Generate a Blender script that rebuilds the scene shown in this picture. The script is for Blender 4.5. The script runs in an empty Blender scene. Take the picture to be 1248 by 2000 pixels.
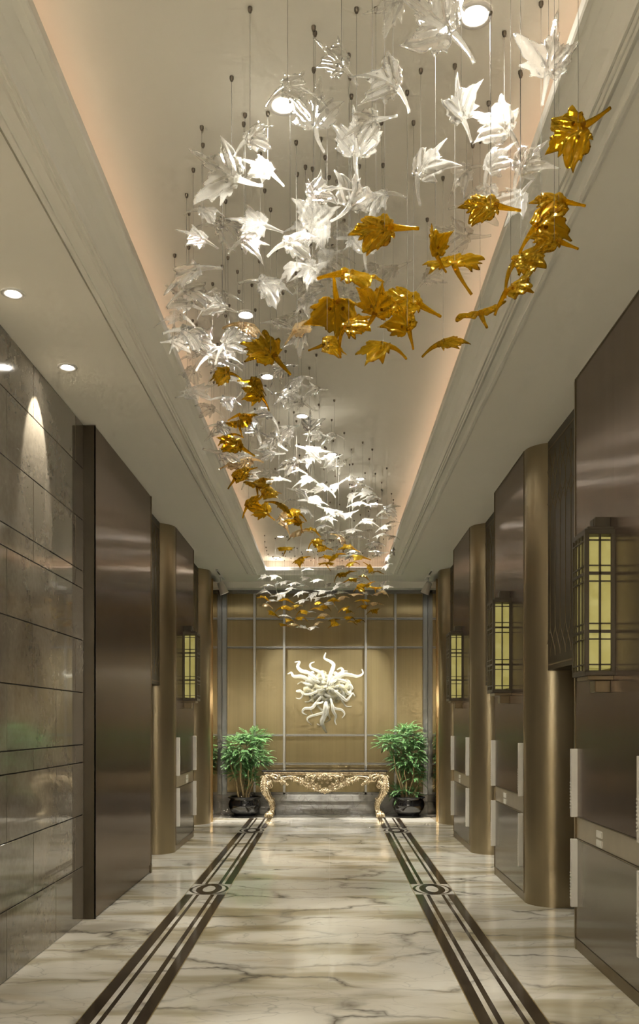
import bpy, math, random
from mathutils import Vector, Matrix
C = bpy.context.scene.collection
PI = math.pi
rnd = random.Random(7)

# ------------------------------------------------------------------ camera numbers (1248 x 2000 picture)
F = 1700.0; VX, VY = 645.0, 1412.0
CX, CZ = 0.093, 1.6
def at(u, v, d):                    # pixel at a given distance down the corridor -> point
    return Vector((CX + (u - VX) * d / F, d, CZ + (VY - v) * d / F))

# ------------------------------------------------------------------ mesh builder
class MB:
    def __init__(s): s.v = []; s.f = []; s.m = []; s.sm = []
    def add(s, vs, fs, mat=0, smooth=False):
        o = len(s.v); s.v += [tuple(p) for p in vs]
        for f in fs: s.f.append([o + i for i in f]); s.m.append(mat); s.sm.append(smooth)
        return s
    def box(s, x0, x1, y0, y1, z0, z1, mat=0, ch=0.0):
        if x0 > x1: x0, x1 = x1, x0
        if y0 > y1: y0, y1 = y1, y0
        if z0 > z1: z0, z1 = z1, z0
        if ch <= 0:
            vs = [(x, y, z) for x in (x0, x1) for y in (y0, y1) for z in (z0, z1)]
            fs = [(0,1,3,2),(4,6,7,5),(0,4,5,1),(2,3,7,6),(0,2,6,4),(1,5,7,3)]
            return s.add(vs, fs, mat)
        c = min(ch, (x1-x0)/2.01, (y1-y0)/2.01, (z1-z0)/2.01)
        vs = []; idx = {}
        X = (x0, x1); Y = (y0, y1); Z = (z0, z1)
        for i in (0,1):
            for j in (0,1):
                for k in (0,1):
                    a = X[i] + (c if i == 0 else -c); b = Y[j] + (c if j == 0 else -c); d = Z[k] + (c if k == 0 else -c)
                    idx[(i,j,k,'x')] = len(vs); vs.append((X[i], b, d))
                    idx[(i,j,k,'y')] = len(vs); vs.append((a, Y[j], d))
                    idx[(i,j,k,'z')] = len(vs); vs.append((a, b, Z[k]))
        fs = []
        q = [(0,0),(1,0),(1,1),(0,1)]
        for i in (0,1):
            f = [idx[(i,a,b,'x')] for a,b in q]; fs.append(f if i else f[::-1])
            f = [idx[(a,i,b,'y')] for a,b in q]; fs.append(f[::-1] if i else f)
            f = [idx[(a,b,i,'z')] for a,b in q]; fs.append(f if i else f[::-1])
        for i in (0,1):
            for j in (0,1):
                f = [idx[(i,j,0,'x')], idx[(i,j,1,'x')], idx[(i,j,1,'y')], idx[(i,j,0,'y')]]; fs.append(f if (i ^ j) else f[::-1])
                f = [idx[(i,0,j,'x')], idx[(i,1,j,'x')], idx[(i,1,j,'z')], idx[(i,0,j,'z')]]; fs.append(f[::-1] if (i ^ j) else f)
                f = [idx[(0,i,j,'y')], idx[(1,i,j,'y')], idx[(1,i,j,'z')], idx[(0,i,j,'z')]]; fs.append(f if (i ^ j) else f[::-1])
        for i in (0,1):
            for j in (0,1):
                for k in (0,1):
                    f = [idx[(i,j,k,'x')], idx[(i,j,k,'y')], idx[(i,j,k,'z')]]; fs.append(f if (i+j+k) % 2 else f[::-1])
        return s.add(vs, fs, mat)
    def tube(s, pts, rad, n=8, mat=0, cap=True, flat=None):
        pts = [Vector(p) for p in pts]; N = len(pts)
        if not hasattr(rad, '__len__'): rad = [rad] * N
        vs = []; fs = []
        t0 = (pts[1] - pts[0]).normalized()
        up = Vector((0,0,1)) if abs(t0.z) < .9 else Vector((1,0,0))
        nrm = (up - t0 * up.dot(t0)).normalized()
        for i, p in enumerate(pts):
            t = (pts[min(i+1,N-1)] - pts[max(i-1,0)])
            t = t.normalized() if t.length > 1e-9 else t0
            nrm = nrm - t * nrm.dot(t)
            nrm = nrm.normalized() if nrm.length > 1e-6 else t.orthogonal().normalized()
            b = t.cross(nrm)
            for k in range(n):
                a = 2*PI*k/n
                o = nrm*math.cos(a)*rad[i] + b*math.sin(a)*rad[i]
                if flat: o = Vector((o.x, o.y*flat, o.z))
                vs.append(p + o)
        for i in range(N-1):
            for k in range(n):
                fs.append((i*n+k, i*n+(k+1)%n, (i+1)*n+(k+1)%n, (i+1)*n+k))
        s.add(vs, fs, mat, True)
        if cap:
            o = len(s.v) - N*n
            s.f.append([o+k for k in range(n)][::-1]); s.m.append(mat); s.sm.append(False)
            s.f.append([o+(N-1)*n+k for k in range(n)]); s.m.append(mat); s.sm.append(False)
        return s
    def lathe(s, prof, c=(0,0,0), n=32, mat=0, smooth=True, sx=1, sy=1):
        vs = []; fs = []
        for r, z in prof:
            for k in range(n):
                a = 2*PI*k/n; vs.append((c[0]+r*sx*math.cos(a), c[1]+r*sy*math.sin(a), c[2]+z))
        for i in range(len(prof)-1):
            for k in range(n): fs.append((i*n+k, i*n+(k+1)%n, (i+1)*n+(k+1)%n, (i+1)*n+k))
        return s.add(vs, fs, mat, smooth)
    def prism(s, poly, z0, z1, mat=0, smooth=False):      # plan polygon extruded
        n = len(poly)
        vs = [(x, y, z0) for x, y in poly] + [(x, y, z1) for x, y in poly]
        s.add(vs, [(i, (i+1)%n, n+(i+1)%n, n+i) for i in range(n)], mat, smooth)
        o = len(s.v) - 2*n
        s.f.append([o+i for i in range(n)][::-1]); s.m.append(mat); s.sm.append(False)
        s.f.append([o+n+i for i in range(n)]); s.m.append(mat); s.sm.append(False)
        return s
    def ball(s, c, r, n=8, mat=0, sx=1, sy=1, sz=1):
        m = max(4, n//2 + 1); vs = []; fs = []
        for i in range(m+1):
            p = PI*i/m
            for k in range(n):
                a = 2*PI*k/n
                vs.append((c[0]+r*sx*math.sin(p)*math.cos(a), c[1]+r*sy*math.sin(p)*math.sin(a), c[2]+r*sz*math.cos(p)))
        for i in range(m):
            for k in range(n): fs.append((i*n+k, (i+1)*n+k, (i+1)*n+(k+1)%n, i*n+(k+1)%n))
        return s.add(vs, fs, mat, True)
    def mesh(s, name, mats):
        me = bpy.data.meshes.new(name); me.from_pydata(s.v, [], s.f); 
        for m in (mats if isinstance(mats, (list, tuple)) else [mats]): me.materials.append(m)
        me.polygons.foreach_set('material_index', s.m); me.polygons.foreach_set('use_smooth', s.sm)
        me.update(); return me
    def build(s, name, mats, parent=None, loc=None):
        o = bpy.data.objects.new(name, s.mesh(name, mats)); C.objects.link(o)
        if loc: o.location = loc
        if parent: o.parent = parent
        return o
def autosmooth(o, ang=35):
    o.data.polygons.foreach_set('use_smooth', [True]*len(o.data.polygons)); o.data.set_sharp_from_angle(angle=math.radians(ang))
    return o
def fixn(o):
    import bmesh
    b = bmesh.new(); b.from_mesh(o.data); bmesh.ops.recalc_face_normals(b, faces=b.faces); b.to_mesh(o.data); b.free(); return o
def tag(o, label=None, cat=None, group=None, kind=None):
    if label: o['label'] = label
    if cat: o['category'] = cat
    if group: o['group'] = group
    if kind: o['kind'] = kind
    return o
def struct(o, label=None): o['kind'] = 'structure'; (o.__setitem__('label', label) if label else None); return o
def empty(name, loc=(0,0,0)):
    e = bpy.data.objects.new(name, None); C.objects.link(e); e.location = loc; e.empty_display_size = .1; return e
def copy_tree(o, parent=None):
    c = o.copy(); C.objects.link(c)
    if parent: c.parent = parent
    for ch in list(o.children): copy_tree(ch, c)
    return c

# ------------------------------------------------------------------ materials
class NT:
    def __init__(s, name):
        s.mat = bpy.data.materials.new(name); s.mat.use_nodes = True; s.t = s.mat.node_tree; s.t.nodes.clear()
        s.out = s.t.nodes.new('ShaderNodeOutputMaterial')
    def n(s, typ, **kw):
        nd = s.t.nodes.new(typ)
        for k, v in kw.items():
            if k.startswith('_'): setattr(nd, k[1:], v)
            else:
                i = nd.inputs[int(k[1:])] if (k[0] == 'i' and k[1:].isdigit()) else nd.inputs[k.replace('__', ' ')]
                if isinstance(v, bpy.types.NodeSocket): s.t.links.new(v, i)
                else: i.default_value = v
        return nd
    def ramp(s, fac, stops):
        r = s.t.nodes.new('ShaderNodeValToRGB'); s.t.links.new(fac, r.inputs[0]); e = r.color_ramp.elements
        while len(e) < len(stops): e.new(.5)
        for k, (p, c) in enumerate(stops): e[k].position = p; e[k].color = (*c, 1) if len(c) == 3 else c
        return r.outputs[0]
    def pos(s, scale=(1,1,1)):
        tc = s.n('ShaderNodeTexCoord'); mp = s.n('ShaderNodeMapping', Vector=tc.outputs['Object'], Scale=scale); return mp.outputs[0]
    def mix(s, f, a, b, mode='MIX'):
        m = s.t.nodes.new('ShaderNodeMix'); m.data_type = 'RGBA'; m.blend_type = mode
        for i, v in ((0, f), (6, a), (7, b)):
            if isinstance(v, bpy.types.NodeSocket): s.t.links.new(v, m.inputs[i])
            else: m.inputs[i].default_value = v if i == 0 else ((*v, 1) if len(v) == 3 else v)
        return m.outputs[2]
    def math(s, op, a, b=0.0):
        m = s.t.nodes.new('ShaderNodeMath'); m.operation = op
        for i, v in ((0, a), (1, b)):
            if isinstance(v, bpy.types.NodeSocket): s.t.links.new(v, m.inputs[i])
            else: m.inputs[i].default_value = v
        return m.outputs[0]
    def fin(s, sh): s.t.links.new(sh, s.out.inputs[0]); return s.mat
def bsdf(nt, **kw):
    return nt.n('ShaderNodeBsdfPrincipled', **kw)
def simple(name, col, rough=.5, metal=0, var=.06, scale=8, **kw):
    t = NT(name)
    nz = t.n('ShaderNodeTexNoise', Vector=t.pos(), Scale=scale, Detail=4.0)
    a = tuple(c*(1-var) for c in col); b = tuple(min(1, c*(1+var)) for c in col)
    c = t.ramp(nz.outputs[0], [(.3, a), (.7, b)])
    return t.fin(bsdf(t, Base__Color=c, Roughness=rough, Metallic=metal, **kw).outputs[0])
def brushed(name, col, rough=.35, metal=.85, aniso=.85, var=.18, grain=140, spec=.5):
    t = NT(name)
    n1 = t.n('ShaderNodeTexNoise', Vector=t.pos((grain, grain, .35)), Scale=1.0, Detail=3.0)
    n2 = t.n('ShaderNodeTexNoise', Vector=t.pos((9, 9, .25)), Scale=1.0, Detail=2.0)
    f = t.math('ADD', t.math('MULTIPLY', n1.outputs[0], .5), t.math('MULTIPLY', n2.outputs[0], .5))
    c = t.ramp(f, [(.35, tuple(x*(1-var) for x in col)), (.65, tuple(min(1, x*(1+var)) for x in col))])
    g = t.n('ShaderNodeNewGeometry')
    cr = t.n('ShaderNodeVectorMath', _operation='CROSS_PRODUCT', i0=(0,0,1), i1=g.outputs['Normal'])
    p = bsdf(t, Base__Color=c, Roughness=rough, Metallic=metal, Anisotropic=aniso)
    t.t.links.new(cr.outputs[0], p.inputs['Tangent'])
    return t.fin(p.outputs[0])
def glassy(name, col, tcol, glass=.45, transp=.22, transl=.2, rough=.06):
    t = NT(name)
    nz = t.n('ShaderNodeTexNoise', Vector=t.pos(), Scale=22.0, Detail=3.0)
    bmp = t.n('ShaderNodeBump', Strength=.10, Distance=.01, Height=nz.outputs[0])
    g = t.n('ShaderNodeBsdfGlass', Color=(*col, 1), Roughness=rough, IOR=1.45, Normal=bmp.outputs[0])
    tr = t.n('ShaderNodeBsdfTransparent', Color=(*[x**.5 for x in col], 1))
    tl = t.n('ShaderNodeBsdfTranslucent', Color=(*tcol, 1))
    df = t.n('ShaderNodeBsdfPrincipled', Base__Color=(*tcol, 1), Roughness=.12, Normal=bmp.outputs[0])
    a = t.n('ShaderNodeMixShader', i0=transp/(glass+transp), i1=g.outputs[0], i2=tr.outputs[0])
    rest = 1 - glass - transp
    b = t.n('ShaderNodeMixShader', i0=1-transl/rest, i1=tl.outputs[0], i2=df.outputs[0])
    c = t.n('ShaderNodeMixShader', i0=rest, i1=a.outputs[0], i2=b.outputs[0])
    return t.fin(c.outputs[0])
def emit(name, col, st):
    t = NT(name); return t.fin(t.n('ShaderNodeEmission', Color=(*col, 1), Strength=st).outputs[0])

M = {}
M['paint'] = simple('ceiling_paint', (.86, .83, .745), .85, var=.01, scale=2)
M['paint_edge'] = simple('moulding_paint', (.87, .85, .78), .6, var=.01, scale=2)
M['panel'] = brushed('brushed_brown_panel', (.265, .212, .175), .25, .93, 1.0, var=.10)
M['lowpanel'] = brushed('brushed_pewter_panel', (.32, .295, .26), .19, .97, 1.0, var=.05)
M['bronze'] = brushed('satin_bronze', (.34, .28, .175), .32, .85, .4, var=.03, grain=60)
M['bronze_dark'] = simple('dark_bronze', (.07, .055, .034), .4, .6)
M['lantern_frame'] = simple('lantern_bronze', (.075, .060, .038), .42, .45)
M['trim'] = simple('bronze_trim', (.20, .155, .09), .3, .9)
M['etched'] = simple('etched_line', (.20, .155, .085), .45, .5)
M['backpanel'] = brushed('woven_bronze_panel', (.29, .235, .125), .33, .85, .9, var=.10, grain=220)
M['steel'] = brushed('satin_steel', (.34, .34, .32), .3, .95, .5, var=.04)
M['frame_steel'] = brushed('grey_frame_steel', (.17, .185, .19), .34, .95, .5, var=.04)
M['steel_dark'] = simple('dark_steel', (.13, .125, .11), .35, .9)
M['handle'] = simple('handle_metal', (.70, .67, .60), .4, .3)
M['strip'] = simple('strip_metal', (.46, .41, .32), .32, .8)
M['plate'] = simple('sign_plate', (.72, .70, .62), .35, .3)
M['black'] = simple('black_glaze', (.012, .012, .013), .07, 0, Coat__Weight=.6)
M['blackstone'] = simple('black_marble_top', (.02, .02, .021), .06, 0)
M['gold'] = None
M['lamp'] = emit('lamp_lens', (1, .96, .88), 28)
M['lamp_c'] = emit('lamp_lens_bright', (1, .95, .84), 60)
M['globe'] = emit('fill_globe_glow', (1, .95, .85), 22)  # glow of the fill globes added behind the camera
M['lamp_soft'] = emit('lamp_lens_soft', (1, .95, .85), 5)
M['cove'] = emit('cove_strip', (1, .66, .46), .55)
M['white_metal'] = simple('white_metal', (.72, .70, .66), .4, 0)
M['head_metal'] = simple('backlit_head_metal', (.50, .46, .39), .4, .1)  # backlit shade of the head put into a darker beige
M['wire'] = simple('steel_wire', (.10, .093, .08), .6, .1)
M['cap'] = simple('pewter_cap', (.16, .14, .11), .4, .8)
M['leaf_green'] = simple('plant_leaf', (.10, .235, .065), .42, 0, var=.6, scale=14)
M['stem'] = simple('cane_stem', (.34, .25, .12), .65, 0, var=.35, scale=20)
M['soil'] = simple('soil', (.03, .022, .015), .95)
M['dark'] = simple('dark_void', (.015, .013, .01), .6)

t = NT('gilded_wood')
nz = t.n('ShaderNodeTexNoise', Vector=t.pos(), Scale=45.0, Detail=5.0)
gilt_tone = t.ramp(nz.outputs[0], [(.30, (.30, .19, .075)), (.50, (.70, .58, .38)), (.75, (.90, .81, .62))])  # gilding tone varies with the noise
bm = t.n('ShaderNodeBump', Strength=.5, Distance=.006, Height=nz.outputs[0])
M['gold'] = t.fin(bsdf(t, Base__Color=gilt_tone, Roughness=.34, Metallic=.7, Normal=bm.outputs[0]).outputs[0])

t = NT('floor_marble')                      # cream-white marble, grey veins, honey clouds that partly paint in the leaf shadows
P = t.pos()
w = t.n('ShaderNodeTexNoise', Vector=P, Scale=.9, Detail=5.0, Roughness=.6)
wp = t.n('ShaderNodeVectorMath', _operation='MULTIPLY_ADD', i0=w.outputs['Color'], i1=(.9, .9, .9), i2=P)
st = t.n('ShaderNodeMapping', Vector=wp.outputs[0], Scale=(.55, 1.5, 1), Rotation=(0, 0, .25))
v1 = t.n('ShaderNodeTexVoronoi', Vector=st.outputs[0], Scale=1.25, _feature='DISTANCE_TO_EDGE')
st2 = t.n('ShaderNodeMapping', Vector=wp.outputs[0], Scale=(1.0, 2.6, 1), Rotation=(0, 0, -.35))
v2 = t.n('ShaderNodeTexVoronoi', Vector=st2.outputs[0], Scale=2.1, _feature='DISTANCE_TO_EDGE')
msk = t.n('ShaderNodeTexNoise', Vector=P, Scale=1.7, Detail=2.0)
ve = t.ramp(v1.outputs[0], [(0, (1,1,1)), (.014, (.6,.6,.6)), (.06, (0,0,0))])
ve2 = t.ramp(v2.outputs[0], [(0, (.7,.7,.7)), (.012, (.25,.25,.25)), (.03, (0,0,0))])
mk = t.ramp(msk.outputs[0], [(.42, (0,0,0)), (.62, (1,1,1))])
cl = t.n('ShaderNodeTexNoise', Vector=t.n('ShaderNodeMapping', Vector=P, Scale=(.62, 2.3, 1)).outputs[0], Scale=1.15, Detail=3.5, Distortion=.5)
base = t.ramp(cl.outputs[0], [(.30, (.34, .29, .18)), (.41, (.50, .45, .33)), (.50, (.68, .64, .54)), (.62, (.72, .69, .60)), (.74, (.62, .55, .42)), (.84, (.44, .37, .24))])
c = t.mix(t.math('MULTIPLY', ve, t.math('ADD', t.math('MULTIPLY', mk, .8), .15)), base, (.12, .105, .085))
c = t.mix(t.math('MULTIPLY', ve2, t.math('SUBTRACT', .8, t.math('MULTIPLY', mk, .6))), c, (.33, .31, .27))
M['marble'] = t.fin(bsdf(t, Base__Color=c, Roughness=.09, Specular__IOR__Level=.5).outputs[0])
t = NT('marble_inlay_dark')
nz = t.n('ShaderNodeTexNoise', Vector=t.pos(), Scale=5.0, Detail=6.0, Distortion=1.5)
c = t.ramp(nz.outputs[0], [(.35, (.035, .026, .018)), (.62, (.06, .045, .03)), (.75, (.13, .10, .06))])
M['inlay'] = t.fin(bsdf(t, Base__Color=c, Roughness=.09).outputs[0])
M['brass'] = simple('brass_line', (.40, .30, .12), .3, .6)

t = NT('base_marble')
nz = t.n('ShaderNodeTexNoise', Vector=t.pos((1, 1, 1)), Scale=2.2, Detail=8.0, Distortion=1.2)
vv = t.n('ShaderNodeTexVoronoi', Vector=t.n('ShaderNodeVectorMath', _operation='MULTIPLY_ADD', i0=nz.outputs['Color'], i1=(.5,.5,.5), i2=t.pos()).outputs[0], Scale=3.0, _feature='DISTANCE_TO_EDGE')
b_ = t.ramp(nz.outputs[0], [(.3, (.22, .21, .19)), (.7, (.50, .48, .43))])
c = t.mix(t.ramp(vv.outputs[0], [(0, (.7,.7,.7)), (.03, (0,0,0))]), b_, (.17, .16, .14))
M['basemarble'] = t.fin(bsdf(t, Base__Color=c, Roughness=.14).outputs[0])

t = NT('brown_stone')
P = t.pos()
n1 = t.n('ShaderNodeTexNoise', Vector=P, Scale=1.6, Detail=9.0, Roughness=.62, Distortion=.6)
n2 = t.n('ShaderNodeTexNoise', Vector=P, Scale=26.0, Detail=6.0)
b_ = t.ramp(n1.outputs[0], [(.28, (.13, .108, .08)), (.5, (.20, .17, .13)), (.75, (.28, .245, .195))])
c = t.mix(.18, b_, t.ramp(n2.outputs[0], [(.35, (.07, .058, .042)), (.7, (.24, .21, .165))]))
wv = t.n('ShaderNodeTexVoronoi', Vector=t.n('ShaderNodeVectorMath', _operation='MULTIPLY_ADD', i0=n1.outputs['Color'], i1=(1.2,1.2,1.2), i2=P).outputs[0], Scale=1.7, _feature='DISTANCE_TO_EDGE')
vm = t.math('MULTIPLY', t.ramp(wv.outputs[0], [(0, (1,1,1)), (.012, (0,0,0))]), t.ramp(n1.outputs[0], [(.55, (0,0,0)), (.68, (.6,.6,.6))]))
c = t.mix(vm, c, (.42, .36, .27))
M['stone'] = t.fin(bsdf(t, Base__Color=c, Roughness=.10, Coat__Weight=.75, Coat__Roughness=.03, Coat__IOR=1.45).outputs[0])

M['clear'] = glassy('clear_blown_glass', (.98, .98, .96), (.93, .92, .88), .46, .37, .09)
M['amber'] = glassy('amber_blown_glass', (.70, .47, .035), (.42, .245, .005), .44, .36, .12)
M['unlit_clear'] = glassy('unlit_clear_glass', (.97, .97, .95), (.92, .91, .87), .34, .54, .06)  # clear glass again, its unlit look put into a more see-through mix
M['pale'] = glassy('pale_smoky_glass', (.90, .76, .52), (.55, .40, .22), .50, .30, .12)
M['sculpt'] = glassy('cream_blown_glass', (.98, .96, .90), (.97, .96, .88), .18, .26, .34)

M['sculpt_warm'] = glassy('honey_blown_glass', (.99, .96, .82), (.97, .93, .74), .20, .26, .34)
t = NT('alabaster_glow')
nz = t.n('ShaderNodeTexNoise', Vector=t.pos((1,1,1)), Scale=9.0, Detail=5.0, Distortion=1.0)
c = t.ramp(nz.outputs[0], [(.3, (.60, .50, .10)), (.7, (.95, .84, .28))])
e = t.n('ShaderNodeEmission', Color=c, Strength=.075)
d = bsdf(t, Base__Color=(.27, .24, .10, 1), Roughness=.35)
a = t.n('ShaderNodeAddShader', i0=e.outputs[0], i1=d.outputs[0])
M['alab'] = t.fin(a.outputs[0])
t = NT('bronze_mirror')
M['mirror'] = t.fin(bsdf(t, Base__Color=(.50, .36, .19, 1), Roughness=.03, Metallic=1.0).outputs[0])

# ------------------------------------------------------------------ constants of the corridor
PX = 1.827; SX = 1.917; TX = 2.077; DX = 2.45; H = 4.03; HU = 4.22; BW = 15.28
OXL, OXR = -.930, .957; OY0, OY1 = -2.6, 13.9

# ------------------------------------------------------------------ floor
f = MB()
f.box(-2.7, 2.7, -9.2, 15.6, -.12, 0, 0)
E = .0006
def quad(x0, x1, y0, y1, mat, e=E): f.add([(x0,y0,e),(x1,y0,e),(x1,y1,e),(x0,y1,e)], [(0,1,2,3)], mat)
def ell(cx, cy, a, b, mat, e, n=40): f.add([(cx+a*math.cos(2*PI*k/n), cy+b*math.sin(2*PI*k/n), e) for k in range(n)], [tuple(range(n))], mat)
B0, B1 = .884, 1.262; BWd = B1 - B0
fr = [(0, .197, 1), (.27, .36, 1), (.64, .713, 1), (.795, 1, 1)]
meds = [-.76, 3.81, 8.38, 12.95]
for s in (-1, 1):
    y = -4.0; cuts = []
    for m in meds: cuts.append((y, m-.265)); y = m + .265
    cuts.append((y, 14.62))
    for (a, b) in cuts:
        for (p, q, mt) in fr: quad(s*(B0+p*BWd) if s > 0 else -(B0+q*BWd), s*(B0+q*BWd) if s > 0 else -(B0+p*BWd), a, b, 1)
    for e_ in (B0, B1): quad(s*e_-.003, s*e_+.003, -4, 14.62, 2, E*1.6)
    for m in meds:
        cx = s*(B0+B1)/2
        for yy in (m-.265, m+.265): quad(cx-BWd/2, cx+BWd/2, yy-.006, yy+.006, 1, E*1.3)
        ell(cx, m, .186, .262, 1, E*1.2); ell(cx, m, .158, .243, 0, E*2.0); ell(cx, m, .122, .255, 1, E*2.8); ell(cx, m, .058, .150, 0, E*3.6)
for yy in (14.36, 14.60): quad(-B0, B0, yy-.016, yy+.016, 1)
for x in (.085,): quad(x-.0010, x+.0010, -4, 14.3, 3, E*.8)
y = .6
while y < 14.3:
    quad(-B0, B0, y-.0012, y+.0012, 3, E*.7); quad(B1, 2.4, y-.0012, y+.0012, 3, E*.7); quad(-2.4, -B1, y-.0012, y+.0012, 3, E*.7); y += 1.52
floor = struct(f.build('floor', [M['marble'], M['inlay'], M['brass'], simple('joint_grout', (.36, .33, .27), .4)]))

# ------------------------------------------------------------------ ceiling
c_ = MB()
for s in (-1, 1):
    x0, x1 = (1.262, 2.7) if s > 0 else (-2.7, -1.262)
    c_.box(x0, x1, -9.2, 14.97, H, H+.02, 0)
c_.box(-1.262, 1.262, OY1+.317, 14.97, H, H+.02, 0); c_.box(-1.262, 1.262, -9.2, OY0-.317, H, H+.02, 0)
c_.box(-2.7, 2.7, 14.97, 15.6, 3.925, 4.05, 0)                       # header before the end wall
c_.box(-1.30, 1.30, OY0-.35, OY1+.35, HU, HU+.05, 0)                 # raised tray
rr = 1.14
c_.box(rr, 1.30, OY0-.2, OY1+.2, H+.02, HU, 0); c_.box(-1.30, -rr, OY0-.2, OY1+.2, H+.02, HU, 0)
c_.box(-1.30, 1.30, OY1+.2, OY1+.35, H+.02, HU, 0); c_.box(-1.30, 1.30, OY0-.35, OY0-.2, H+.02, HU, 0)
struct(c_.build('ceiling', M['paint']))
# moulding swept round the opening: (distance outside opening edge, z)
prof = [(.317, H+.01), (.317, H-.009), (.300, H-.016), (.285, H-.018), (.283, H-.009), (.262, H-.008), (.225, H-.012), (.207, H-.030), (.200, H-.034), (.192, H-.026),
        (.186, H-.034), (.180, H-.036), (.172, H-.028), (.165, H-.038), (.155, H-.042), (.150, H-.034), (.135, H-.020), (.10, H+.000), (.06, H+.014), (.026, H+.020), (.024, H+.008), (.006, H+.006), (0, H+.012), (0, H+.055), (.02, H+.058), (.317, H+.03)]
m_ = MB(); vs = []
for (o, z) in prof:
    vs += [(OXL-o, OY0-o, z), (OXR+o, OY0-o, z), (OXR+o, OY1+o, z), (OXL-o, OY1+o, z)]
fs = []
for i in range(len(prof)-1):
    for k in range(4): fs.append((i*4+k, i*4+(k+1)%4, (i+1)*4+(k+1)%4, (i+1)*4+k))
m_.add(vs, fs)
fixn(struct(m_.build('trim_1', M['paint_edge'])))
# cove light strips
cv = MB()
for s in (-1, 1): cv.box(s*1.02, s*1.05, OY0, OY1, H+.06, H+.075)
cv.box(-.95, .95, OY1+.07, OY1+.10, H+.06, H+.075)
tag(cv.build('cove_light_strip', M['cove']), 'warm pink light strip hidden on the ledge round the raised ceiling', 'light strip')

# ------------------------------------------------------------------ left stone wall
w = MB()
w.box(-2.1, -SX-.012, -9.2, 9.2, 0, H, 1)
zr = [0.0, .435, .855, 1.279, 1.424, 1.846, 2.270, 2.691, 2.832, 3.246, 3.666, H]
# thin courses are 1.279-1.424 and 2.691-2.832
par = [1, 0, 1, 0, 0, 1, 0, 1, 0, 1, 0]
par = [0, 1, 0, 1, 0, 1, 0, 1, 1, 0, 1]
for r in range(len(zr)-1):
    z0, z1 = zr[r], zr[r+1]
    y = -4.0 + (.485 if par[r] else 0) - .0; 
    off = 5.41 if par[r] == 0 else 5.895
    k0 = int(math.floor((-9.2-off)/.97))
    for k in range(k0, 6):
        a = max(-9.2, off + k*.97); b = min(7.10, off+(k+1)*.97)
        if b - a < .03: continue
        w.box(-SX-.014, -SX, a+.004, b-.004, z0+.0035, z1-.0035, 0, ch=.0012)
struct(w.build('wall_left', [M['stone'], M['dark']]))

# ------------------------------------------------------------------ piers behind panels, rear and side shells
def pier(side, a, b, name):
    m = MB(); m.box(side*(PX+.05), side*2.7, a, b, 0, H); return struct(m.build(name, M['bronze_dark']))
right_panels = [(.08, 1.49), (1.71+.0, 3.11), (4.74, 6.154), (7.78, 9.183), (10.81, 12.23)]
wr = MB(); wr.box(2.47, 2.7, -9.2, 15.6, 0, H); wr.box(PX, 2.5, -9.2, .08, 0, H); struct(wr.build('wall_right', M['bronze_dark']))
wl = MB(); wl.box(-2.7, -2.47, 9.2, 15.6, 0, H); struct(wl.build('wall_left', M['bronze_dark']))
wb = MB(); wb.box(-2.7, 2.7, -9.4, -9.2, 0, H); struct(wb.build('wall_front', simple('beige_wall', (.42, .37, .28), .6)))

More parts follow.
